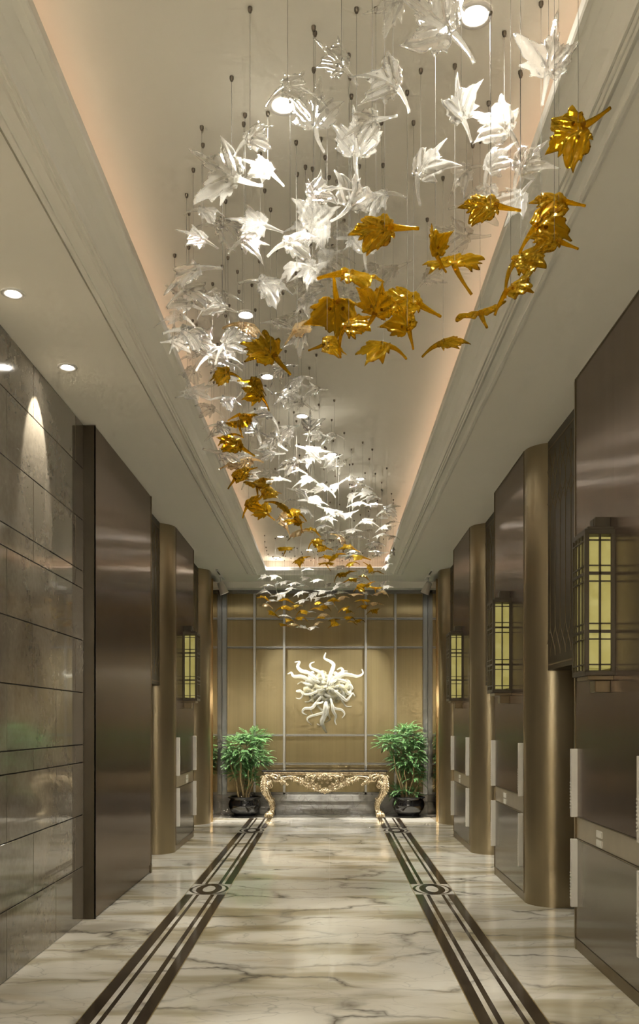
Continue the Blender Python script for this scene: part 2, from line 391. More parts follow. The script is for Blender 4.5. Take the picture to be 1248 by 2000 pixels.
tn = [2]
def trimname():
    n = 'trim_%d' % tn[0]; tn[0] += 1; return n
def corner(side, e, dirn, length=.0):
    """rounded bronze return: e = y of the panel edge, dirn=-1 curve towards the camera, +1 away"""
    poly = [(PX, e)]
    R = .25
    for k in range(1, 17):
        a = PI/2*k/16
        poly.append((PX + R*(1-math.cos(a)), e + dirn*R*math.sin(a)))
    # plan: starts tangent to the panel plane, ends facing along the corridor
    poly = [(PX, e)] + [(PX + R*(1-math.cos(PI/2*k/16)), e + dirn*R*math.sin(PI/2*k/16)) for k in range(1, 17)]
    poly += [(2.5, e + dirn*R), (2.5, e - dirn*.0)]
    poly = [(side*x, y) for x, y in poly]
    m = MB(); m.prism(poly, 0, H, 0)
    o = m.build(trimname(), M['bronze']); fixn(o); autosmooth(o, 30); struct(o)
dn = [1]
def opening(side, a, b):
    """lift doorway between panel edges a..b"""
    corner(side, a, +1); corner(side, b, -1)
    y0, y1 = a+.25, b-.25
    m = MB()
    X = lambda x: side*x
    m.box(X(TX-.10+.0), X(2.5), y0-.001, y1+.001, 2.055, H, 0)
    # raised border and etched ogee tracery on the transom face
    fx = TX-.10
    for zz in (2.10, 3.95): m.box(X(fx-.004), X(fx), y0+.03, y1-.03, zz-.006, zz+.006, 1)
    cy = (y0+y1)/2
    for q in range(-3, 4):
        yy = cy + q*.16
        if abs(q) < 4:
            pts = [(X(fx-.001), yy + .05*math.sin(k/20*PI*1.0)*(-1)**q*0 , 2.45 + 1.15*k/20) for k in range(21)]
            m.tube(pts, .0035, 4, 1, cap=False)
            for sgn in (-1, 1):
                m.tube([(X(fx-.001), yy + sgn*.16*math.sin(k/12*PI/2)**2, 3.60 + .30*k/12) for k in range(13)], .0035, 4, 1, cap=False)
                m.tube([(X(fx-.001), yy + sgn*.16*math.sin(k/12*PI/2)**2, 3.38 + .20*k/12) for k in range(13)], .0035, 4, 1, cap=False)
                m.tube([(X(fx-.001), yy + sgn*.16*math.sin(k/12*PI/2)**2, 2.45 - .28*k/12) for k in range(13)], .0035, 4, 1, cap=False)
    struct(m.build(trimname(), [M['bronze_dark'], M['etched']]), 'dark bronze transom with etched tracery over the lift doorway')
    d = empty('door_%d' % dn[0], (X(2.40), cy, 0)); dn[0] += 1
    struct(d)
    hw = (y1-y0)/2
    for sgn in (-1, 1):
        p = MB(); p.box(0, X(.03), 0 if sgn > 0 else -hw, hw if sgn > 0 else 0, .01, 2.05, ch=.004)
        p.build('door_leaf', M['panel'], d)
    j = MB()
    j.box(X(-.02), X(.04), -.004, .004, .01, 2.05); j.build('center_joint', M['dark'], d)

def panel(side, a, b, label, lantern=None, near_handles=True):
    L = b - a
    t_ = empty('panelled_cabinet', (side*PX, a, 0))
    tag(t_, label, 'cabinet', 'brushed metal cabinets along the walls')
    S = lambda d: side*d          # d>0 into the wall
    m = MB(); m.box(S(0), S(.12), .012, L-.012, .945, H-.012, ch=.002); m.build('upper_door', M['panel'], t_)
    m = MB(); m.box(S(0), S(.12), .012, L-.012, .088, .780, ch=.002); m.build('lower_door', M['lowpanel'], t_)
    m = MB(); m.box(S(.006), S(.12), .012, L-.012, .789, .936, ch=.002); m.build('middle_rail', M['strip'], t_)
    m = MB(); m.box(S(.004), S(.12), 0, L, .0, .080, ch=.002); m.build('skirting', M['trim'], t_)
    m = MB()
    for (y0, y1) in ((0, .010), (L-.010, L)): m.box(S(-.006), S(.12), y0, y1, .08, H-.001)
    m.box(S(-.004), S(.12), .010, L-.010, H-.011, H-.001); m.box(S(-.004), S(.1), .010, L-.010, .080, .086)
    m.box(S(-.002), S(.1), .010, L-.010, .781, .788); m.box(S(-.002), S(.1), .010, L-.010, .937, .944)
    m.build('edge_trim', M['trim'], t_)
    for yc in ([.05, L-.035] if near_handles else [L-.035]):
        for (z0, z1) in ((.308, .786), (.940, 1.418)):
            h = MB(); h.box(S(-.044), S(.004), yc-.014, yc+.014, z0, z1, ch=.003)
            g = random.Random(int(yc*100+z0*10))
            for k in range(9): h.box(S(-.048), S(-.043), yc-.010, yc+.010, z0+.06+k*.022, z0+.070+k*.022)
            h.build('handle', M['handle'], t_)
    yc = L*.62
    for z in (.882, .822):
        p = MB(); p.box(S(-.002), S(.008), yc-.055, yc+.055, z-.024, z+.020, ch=.001); p.build('sign_plate', M['plate'], t_)
    return t_
names = {0: 'brushed brown metal cabinet beside the camera on the right wall',
         1: 'brushed brown metal cabinet at right wall just before the nearest lantern cabinet',
         2: 'nearest brushed metal cabinet on the right wall, carrying the big lantern',
         3: 'second brushed metal cabinet on right wall, between two bronze columns, with middle lantern',
         4: 'farthest brushed metal cabinet on the right wall, with the smallest right lantern'}
for i, (a, b) in enumerate(right_panels):
    if i == 0:
        continue
    panel(1, a, b, names[i]); pier(1, a+.001, b-.001, 'wall_right')
panel(-1, 10.81, 12.23, 'brushed metal cabinet with handles on the left wall, behind the lone left lantern'); pier(-1, 10.811, 12.229, 'wall_left')
pr = MB(); pr.box(PX, 2.5, .08, 1.49, 0, H); struct(pr.build('wall_right', M['panel']))
for (a, b) in ((3.11, 4.74), (6.154, 7.78), (9.183, 10.81), (12.23, 13.9)): opening(1, a, b)
for (a, b) in ((9.33, 10.81), (12.23, 13.9)): opening(-1, a, b)
# big plain left panel
p_ = empty('plain_wall_panel', (-PX, 7.10, 0)); tag(p_, 'tall plain brown brushed panel standing proud of the left stone wall', 'panel')
m = MB(); m.box(0, -.40, .012, 2.218, .01, H-.004, ch=.002); m.build('panel_face', M['panel'], p_)
m = MB(); m.box(.004, -.30, 0, .011, 0, H-.002); m.build('panel_end', M['bronze_dark'], p_)
m = MB(); m.box(.004, -.005, 0, .010, 0, H-.002); m.box(.006, -.40, 2.219, 2.230, .0, H-.002); m.build('edge_trim', M['trim'], p_)
m = MB(); m.box(.012, 0, 2.16, 2.232, 0, .085, ch=.002); m.build('skirting', M['trim'], p_)
pw = MB(); pw.box(-2.7, -PX-.405, 7.3, 9.32, 0, H); struct(pw.build('wall_left', M['bronze_dark']))
# end piers + mirror return of the alcove
for s in (-1, 1):
    m = MB(); m.box(s*PX, s*2.5, 13.9, 14.06, 0, H); o = m.build(trimname(), M['bronze']); struct(o)
    m = MB(); m.box(s*1.80, s*2.5, 14.06, BW+.1, 0, 3.93)
    struct(m.build('wall_left' if s < 0 else 'wall_right', M['mirror']))

# ------------------------------------------------------------------ end wall
zl = [.362, .883, 1.386, 2.927, 3.43, 3.925]
xl = [-1.80, -1.235, -.715, .715, 1.235, 1.80]
b = MB(); b.box(-1.8, 1.8, BW+.03, BW+.12, .0, 3.925, 1)
for i in range(5):
    for k in range(5): b.box(xl[i]+.02, xl[i+1]-.02, BW+.012, BW+.03, zl[k]+.02, zl[k+1]-.02, 0)
struct(b.build('wall_back', [M['backpanel'], M['steel_dark']]), 'end wall of woven bronze panels')
b = MB()
for x in xl[1:-1]: b.box(x-.021, x+.021, BW-.03, BW+.03, .344, 3.925, 0, ch=.003); 
for z in zl[1:-1]:
    for dz in (-.014, .008): b.box(-1.77, 1.77, BW-.022, BW+.03, z+dz, z+dz+.010, 0)
    b.box(-1.77, 1.77, BW-.008, BW+.03, z-.014, z+.016, 1)
for s in (-1, 1): b.box(s*1.72, s*1.80, BW-.05, BW+.03, .344, 3.925, 2, ch=.004); b.box(s*1.715, s*1.725, BW-.055, BW+.03, .344, 3.925, 1)
b.box(-1.8, 1.8, BW-.05, BW+.03, 3.865, 3.925, 1); b.box(-1.8, 1.8, BW-.03, BW+.03, .344, .385, 1)
struct(b.build(trimname(), [M['steel'], M['steel_dark'], M['frame_steel']]), 'satin steel grid of the end wall')
b = MB(); b.box(-1.8, 1.8, BW-.04, BW+.03, 0, .22, ch=.003); b.box(-1.8, 1.8, BW-.055, BW+.03, .222, .344, ch=.004)
struct(b.build('baseboard_back', M['basemarble']))

# ------------------------------------------------------------------ lanterns
def lantern(side, yc, label):
    """frosted alabaster box in a bronze grid; origin on the wall plane"""
    t_ = empty('wall_lantern', (side*PX, yc, 1.89)); tag(t_, label, 'wall lamp', 'alabaster wall lanterns on the cabinets')
    Dp, W, Ht = .184, .145, .89        # projection, half width along wall, height
    S = lambda d: -side*d
    g = MB(); g.box(S(.012), S(Dp-.014), -W+.014, W-.014, .045, Ht-.045, ch=.002); g.build('alabaster_panel', M['alab'], t_)
    fr_ = MB()
    e = .013
    for (x, y) in ((Dp-e, -W+e), (Dp-e, W-e), (e*.9, -W+e), (e*.9, W-e)): fr_.box(S(x-e), S(x+e), y-e, y+e, .02, Ht-.02, ch=.002)
    def ring(z0, z1, out):
        fr_.box(S(.0), S(Dp+out), -W-out, W+out, z0, z1, ch=.002)
    ring(0, .030, .0); ring(Ht-.030, Ht, .0)
    fr_.build('frame', M['lantern_frame'], t_)
    br = MB()
    rows = [.07, .215, .245, .252, .282, Ht-.282, Ht-.252, Ht-.245, Ht-.215, Ht-.07]
    thin = [.066, .221, .316, Ht-.316, Ht-.221, Ht-.066]; thick = [.268, Ht-.268]
    for z, h_ in [(z, .004) for z in thin] + [(z, .009) for z in thick]:
        for y in (-W, W): 
            y0, y1 = (y-.001, y+.012) if y < 0 else (y-.012, y+.001)
            br.box(S(.02), S(Dp-.02), y0, y1, z-h_, z+h_)
        br.box(S(Dp-.012), S(Dp+.001), -W+.02, W-.02, z-h_, z+h_)
    for y0, y1 in ((-W-.001, -W+.012), (W-.012, W+.001)): br.box(S(Dp*.5-.006), S(Dp*.5+.006), y0, y1, .03, Ht-.03)
    for y in (-W*.48, 0, W*.48):
        r_ = .007 if y == 0 else .005
        br.box(S(Dp-.012), S(Dp+.001), y-r_, y+r_, .03, Ht-.03)
    br.build('grille', M['lantern_frame'], t_)
    cp = MB(); cp.box(S(0), S(Dp-.025), -W+.03, W-.03, Ht, Ht+.022, ch=.002); cp.box(S(0), S(.095), -.055, .055, Ht+.022, Ht+.095, ch=.003); cp.box(S(.095), S(.10), -.03, .03, Ht+.022, Ht+.085)
    cp.build('top_cap', M['lantern_frame'], t_)
    cp = MB(); cp.box(S(0), S(Dp-.025), -W+.03, W-.03, -.026, 0, ch=.002); cp.box(S(0), S(.095), -.055, .055, -.10, -.026, ch=.003)
    cp.build('bottom_cap', M['trim'], t_)
    return t_
lantern(1, 5.44, 'largest alabaster wall lantern, at the right edge, cut by the photo border')
lantern(1, 8.455, 'middle alabaster wall lantern of three on the right wall')
lantern(1, 11.48, 'smallest and farthest alabaster wall lantern on the right wall')
lantern(-1, 11.48, 'only alabaster wall lantern on the left wall')
lantern(1, 2.41, 'alabaster wall lantern on the right wall beside the camera') if False else None

# ------------------------------------------------------------------ downlights
def aim(o, target):
    o.rotation_euler = (Vector(target) - Vector(o.location)).to_track_quat('-Z', 'Y').to_euler()
def downlight(x, y, z, label, power, target=None, size=1.15, blend=.6, r=.038, mat='lamp', rad=.03):
    t_ = empty('downlight', (x, y, z)); tag(t_, label, 'downlight', 'recessed ceiling downlights')
    m = MB(); m.lathe([(r+.028, -.001), (r+.028, -.006), (r+.020, -.009), (r+.004, -.006), (r, -.002), (r*.9, -.0005)], n=28); m.build('trim_ring', M['white_metal'], t_)
    m = MB(); m.lathe([(r, -.0015), (r*.5, -.003), (.001, -.0032)], n=24); m.build('lens', M[mat], t_)
    L = bpy.data.lights.new('downlight_beam', 'SPOT'); L.energy = power; L.color = (1, .945, .83); L.spot_size = size; L.spot_blend = blend; L.shadow_soft_size = rad
    o = bpy.data.objects.new('downlight_beam', L); C.objects.link(o); o.location = (x, y, z-.02)
    if target: aim(o, target)
    return t_
cl_ = [((928, 28), 'glaring ceiling downlight at top right, behind the biggest clear leaf'), ((553, 203), 'ceiling downlight just below a curled clear leaf, upper left'),
       ((480, 614), 'ceiling downlight among left clear leaves, above a pale amber leaf'), ((522, 735), 'ceiling downlight right below the big ribbed amber leaf'),
       ((590, 812), 'ceiling downlight beside the right-hand rows of small pewter caps'), ((648, 887), 'ceiling downlight in mid swarm, straight above the console table'),
       ((703, 935), 'ceiling downlight at right of swarm where the caps swing right'), ((722, 1020), 'ceiling downlight low at right among small clear leaves'),
       ((548, 1048), 'far ceiling downlight left of the swarm, upper of the left far pair'), ((604, 1074), 'far ceiling downlight near the pink ledge, between the cap rows'),
       ((540, 1089), 'farthest ceiling downlight, touching the last row of caps at left')]
aims = {(480, 614): ((-.75, 4.85, 3.5), 60), (522, 735): ((-.62, 5.75, 3.4), 44), (590, 812): ((-.35, 7.2, 0), 60), (604, 1074): (None, 42), (540, 1089): (None, 14), (548, 1048): (None, 42), (928, 28): ((.45, 3.4, 0), 36), (553, 203): (None, 38)}
for (u, v), lb in cl_:
    d = 2.62*F/(VY-v); x = CX + (u-VX)*d/F
    tg, pw_ = aims.get((u, v), (None, 50))
    downlight(x, d, HU, lb, pw_, tg or (x*.8, d+.4, 0), .95 if (tg and tg[2] > 1) else 2.2, 1.0, mat='lamp_c' if v < 300 else 'lamp')
for y, x in ((2.1, .3), (1.0, -.4), (0, .35), (-1.3, -.3)):  # out-of-view tray downlights added to light the near end
    downlight(x, y, HU, 'added unseen ceiling downlight over the camera end of the raised tray, %s metres along' % y, 24, (x, y, 0), 1.5, .7)
for y, lb in ((4.92, 'nearer recessed downlight in left side ceiling'), (5.94, 'second recessed downlight in left side ceiling, above the lit stone cone'),
          (3.9, 'recessed downlight in left side ceiling outside the frame, beside camera'), (2.9, 'recessed downlight in left side ceiling, nearest the camera')):
    downlight(-1.70, y, H, lb, 26, (-1.70-.45, y, H-1.0), .86, .35, rad=.012)

# unseen globe lamps added behind the camera to lift the room light
for k, (x, y) in enumerate(((-1.2, -7.4), (1.2, -7.4), (-1.2, -5.2), (1.2, -5.2))):
    t_ = empty('fill_globe_pendant', (x, y, 2.55)); tag(t_, 'added unseen globe pendant in the lobby behind the camera, number %d' % (k+1), 'pendant lamp', 'added fill globes behind the camera')
    m = MB(); m.ball((0,0,0), .20, 24); m.build('globe', M['globe'], t_)
    m = MB(); m.tube([(0,0,.13), (0,0,H-2.55)], .006, 8); m.lathe([(.001,0),(.05,0),(.05,-.02),(.001,-.02)], (0,0,H-2.55), 20); m.build('stem', M['trim'], t_)
for k, y in enumerate((-3.4, -4.8, -6.2, -7.6)):  # lobby downlights added out of view to raise the room light
    for x in (-1.3, 1.3):
        downlight(x, y, H, 'added unseen lobby downlight behind the camera, %s side, %s metres back' % ('left' if x < 0 else 'right', -y), 130, (x, y, 0), 2.3, 1.0)
# ------------------------------------------------------------------ track spotlights at the far end
for s in (-1, 1):
    t_ = empty('track_spotlight', (s*1.70, 14.25, H))
    tag(t_, 'white track spotlight at the %s end of the far ceiling, aimed at the glass sculpture' % ('left' if s < 0 else 'right'), 'spotlight', 'track spotlights')
    m = MB(); m.box(-.018, .018, -.5, .42, -.022, 0, ch=.002); m.build('track', M['white_metal'], t_)
    m = MB(); m.box(-.011, .011, -.42, -.12, -.024, -.021); m.build('track_slot', M['dark'], t_)
    m = MB(); m.box(-.03, .03, -.06, .06, -.05, -.022, ch=.004); m.tube([(0,0,-.05), (0,0,-.13)], .012, 10); m.tube([(s*.03, 0, -.12), (s*.035, .01, -.17)], .006, 8); m.build('bracket', M['white_metal'], t_)
    h = empty('lamp_head', (-s*.01, .02, -.19)); h.parent = t_
    tgt = Vector((0, 15.2, 1.9)); hp = Vector((s*1.70, 14.27, H-.17)); dr = (tgt - hp).normalized()
    h.rotation_euler = Vector((-s*.38, .17, -.92)).normalized().to_track_quat('-Z', 'Y').to_euler()
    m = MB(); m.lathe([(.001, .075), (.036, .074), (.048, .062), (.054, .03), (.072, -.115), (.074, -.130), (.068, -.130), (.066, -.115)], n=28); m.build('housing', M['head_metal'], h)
    m = MB(); m.lathe([(.067, -.128), (.04, -.124), (.001, -.122)], n=24); m.build('lens', M['lamp_soft'], h)
    L = bpy.data.lights.new('track_beam', 'SPOT'); L.energy = 160; L.color = (1, .97, .90); L.spot_size = .85; L.spot_blend = .5; L.shadow_soft_size = .02
    o = bpy.data.objects.new('track_beam', L); C.objects.link(o); o.location = hp + Vector((-s*.08, .04, -.15)); aim(o, (0, 15.25, 1.7))
    L = bpy.data.lights.new('track_beam', 'SPOT'); L.energy = 230; L.color = (1, .95, .87); L.spot_size = .8; L.spot_blend = .8; L.shadow_soft_size = .04  # extra beam over the plant, standing for an unmodelled soffit downlight
    o = bpy.data.objects.new('track_beam', L); C.objects.link(o); o.location = (s*1.40, 14.1, H-.05); aim(o, (s*1.38, 14.85, .8))

# ------------------------------------------------------------------ glass leaves
def smoothstep(a): a = max(0, min(1, a)); return a*a*(3-2*a)
def leaf_mesh(name, seed, mat, droop, fold, wave, stem_curl, maple=1.0):
    r = random.Random(seed)
    half = [(0, 1.10), (5, .90), (10, .76), (14, .79), (19, .70), (25, .72), (29, .68), (35, .75), (40, .76), (46, .86), (51, .88), (58, 1.06), (62, 1.20), (67, .96), (72, .86), (77, .88), (82, .74), (89, .78), (95, .82), (101, .64), (108, .56), (115, .58), (122, .46), (132, .38), (145, .29), (160, .22), (180, .16)]
    def outline(sg):
        o = []
        for a, q in half:
            q2 = .76 + (q-.76)*maple if a < 100 else q
            o.append((a + (r.uniform(-1.8, 1.8) if 0 < a < 175 else 0), q2*(1 + r.uniform(-.11, .11))))
        return o
    R_ = outline(1); L_ = outline(-1); L_[0] = R_[0]; L_[-1] = R_[-1]
    def rad(a):
        a = (a + 180) % 360 - 180; o = R_ if a >= 0 else L_; a = abs(a)
        for (a0, r0), (a1, r1) in zip(o, o[1:]):
            if a <= a1: t = max(0, (a-a0)/(a1-a0+1e-9)); return r0 + (r1-r0)*t
        return o[-1][1]
    NA, NR = 132, 12
    ph = [r.uniform(0, 6.28) for _ in range(6)]
    def surf(x, y, ang, q):
        z = -droop*(y*y) - fold*x*x
        z += wave*(math.sin(3.1*x+ph[0])*math.cos(2.7*y+ph[1]))*q
        z += .034*math.sin((y*17 - abs(x)*13)+ph[3])*min(1, abs(x)*4)*(1-.25*q) - .05*math.exp(-(x/.07)**2)*(1-q)
        z += .05*wave*math.sin(math.radians(ang)*9+ph[4])*q*q*4
        return z
    m = MB(); top = []; bot = []
    for i in range(NR+1):
        q = i/NR
        for k in range(NA):
            a = 360.0*k/NA; rr_ = rad(a)*.5*q
            x = rr_*math.sin(math.radians(a)); y = rr_*math.cos(math.radians(a))
            z = surf(x*2, y*2, a, q)*.5
            th = .015*(1-.35*q) + (.007 if i == NR-1 else 0)
            if i == NR: th = .006
            top.append((x, y, z+th)); bot.append((x, y, z-th))
    fs = []
    N1 = (NR+1)*NA
    for i in range(NR):
        for k in range(NA):
            k2 = (k+1) % NA
            fs.append((i*NA+k, (i+1)*NA+k, (i+1)*NA+k2, i*NA+k2)); fs.append((N1+i*NA+k, N1+i*NA+k2, N1+(i+1)*NA+k2, N1+(i+1)*NA+k))
    for k in range(NA):
        k2 = (k+1) % NA; fs.append((NR*NA+k, N1+NR*NA+k, N1+NR*NA+k2, NR*NA+k2))
    m.add(top+bot, fs, 0, True)
    z0 = surf(0, -.2, 180, .9)*.5
    pts = []; rads = []
    for k in range(13):
        q = k/12; y = -.05 - .40*q
        pts.append((stem_curl[0]*q*q*.30, y, z0*min(1, q*2.2) - stem_curl[1]*q*q*.30 - droop*.10*q)); rads.append(.040*(1-q) ** 1.1 + .016 + (.006 if k > 10 else 0))
    m.tube(pts, rads, 10)
    for sx in (-1, 1):
        bz = surf(sx*.24, .06, 76*sx, .4)*.5
        m.ball((sx*.12, .03, bz-.012), .030, 10, sz=.8); m.ball((sx*.12, .03, bz+.012), .022, 8, sz=.8)
    for k in range(14):
        a = r.uniform(-130, 130); rr_ = rad(a)*.5*.985
        x = rr_*math.sin(math.radians(a)); y = rr_*math.cos(math.radians(a)); m.ball((x, y, surf(x*2, y*2, a, 1)*.5), .012, 6)
    me = m.mesh(name, mat); return me
CL = [leaf_mesh('leaf_blade_clear', 10+i, M['clear'], *p) for i, p in enumerate([(.12,.10,.08,(.3,.2), 1.5), (.30,.05,.10,(-.5,.1), 1.3), (.05,.30,.06,(.2,-.3), 1.7), (.34,.24,.08,(.6,.4), 1.4), (.10,.12,.16,(-.2,.5), 1.2), (.40,.0,.08,(.1,.8), 1.6)])]
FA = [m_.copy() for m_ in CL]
for m_ in FA: m_.name = 'leaf_blade_unlit'; m_.materials[0] = M['unlit_clear']
AM = [leaf_mesh('leaf_blade_amber', 40+i, M['amber'], *p) for i, p in enumerate([(.15,.12,.10,(.3,.2), .7), (.42,.10,.10,(-.5,.4), .7), (.10,.40,.08,(.2,.5), .6), (.36,.34,.10,(.9,.9), .8), (.55,.05,.14,(.1,.2), .7)])]
PA = [leaf_mesh('leaf_blade_pale', 70+i, M['pale'], *p) for i, p in enumerate([(.15,.25,.10,(.3,.2), .7), (.40,.10,.12,(-.3,.4), .7)])]

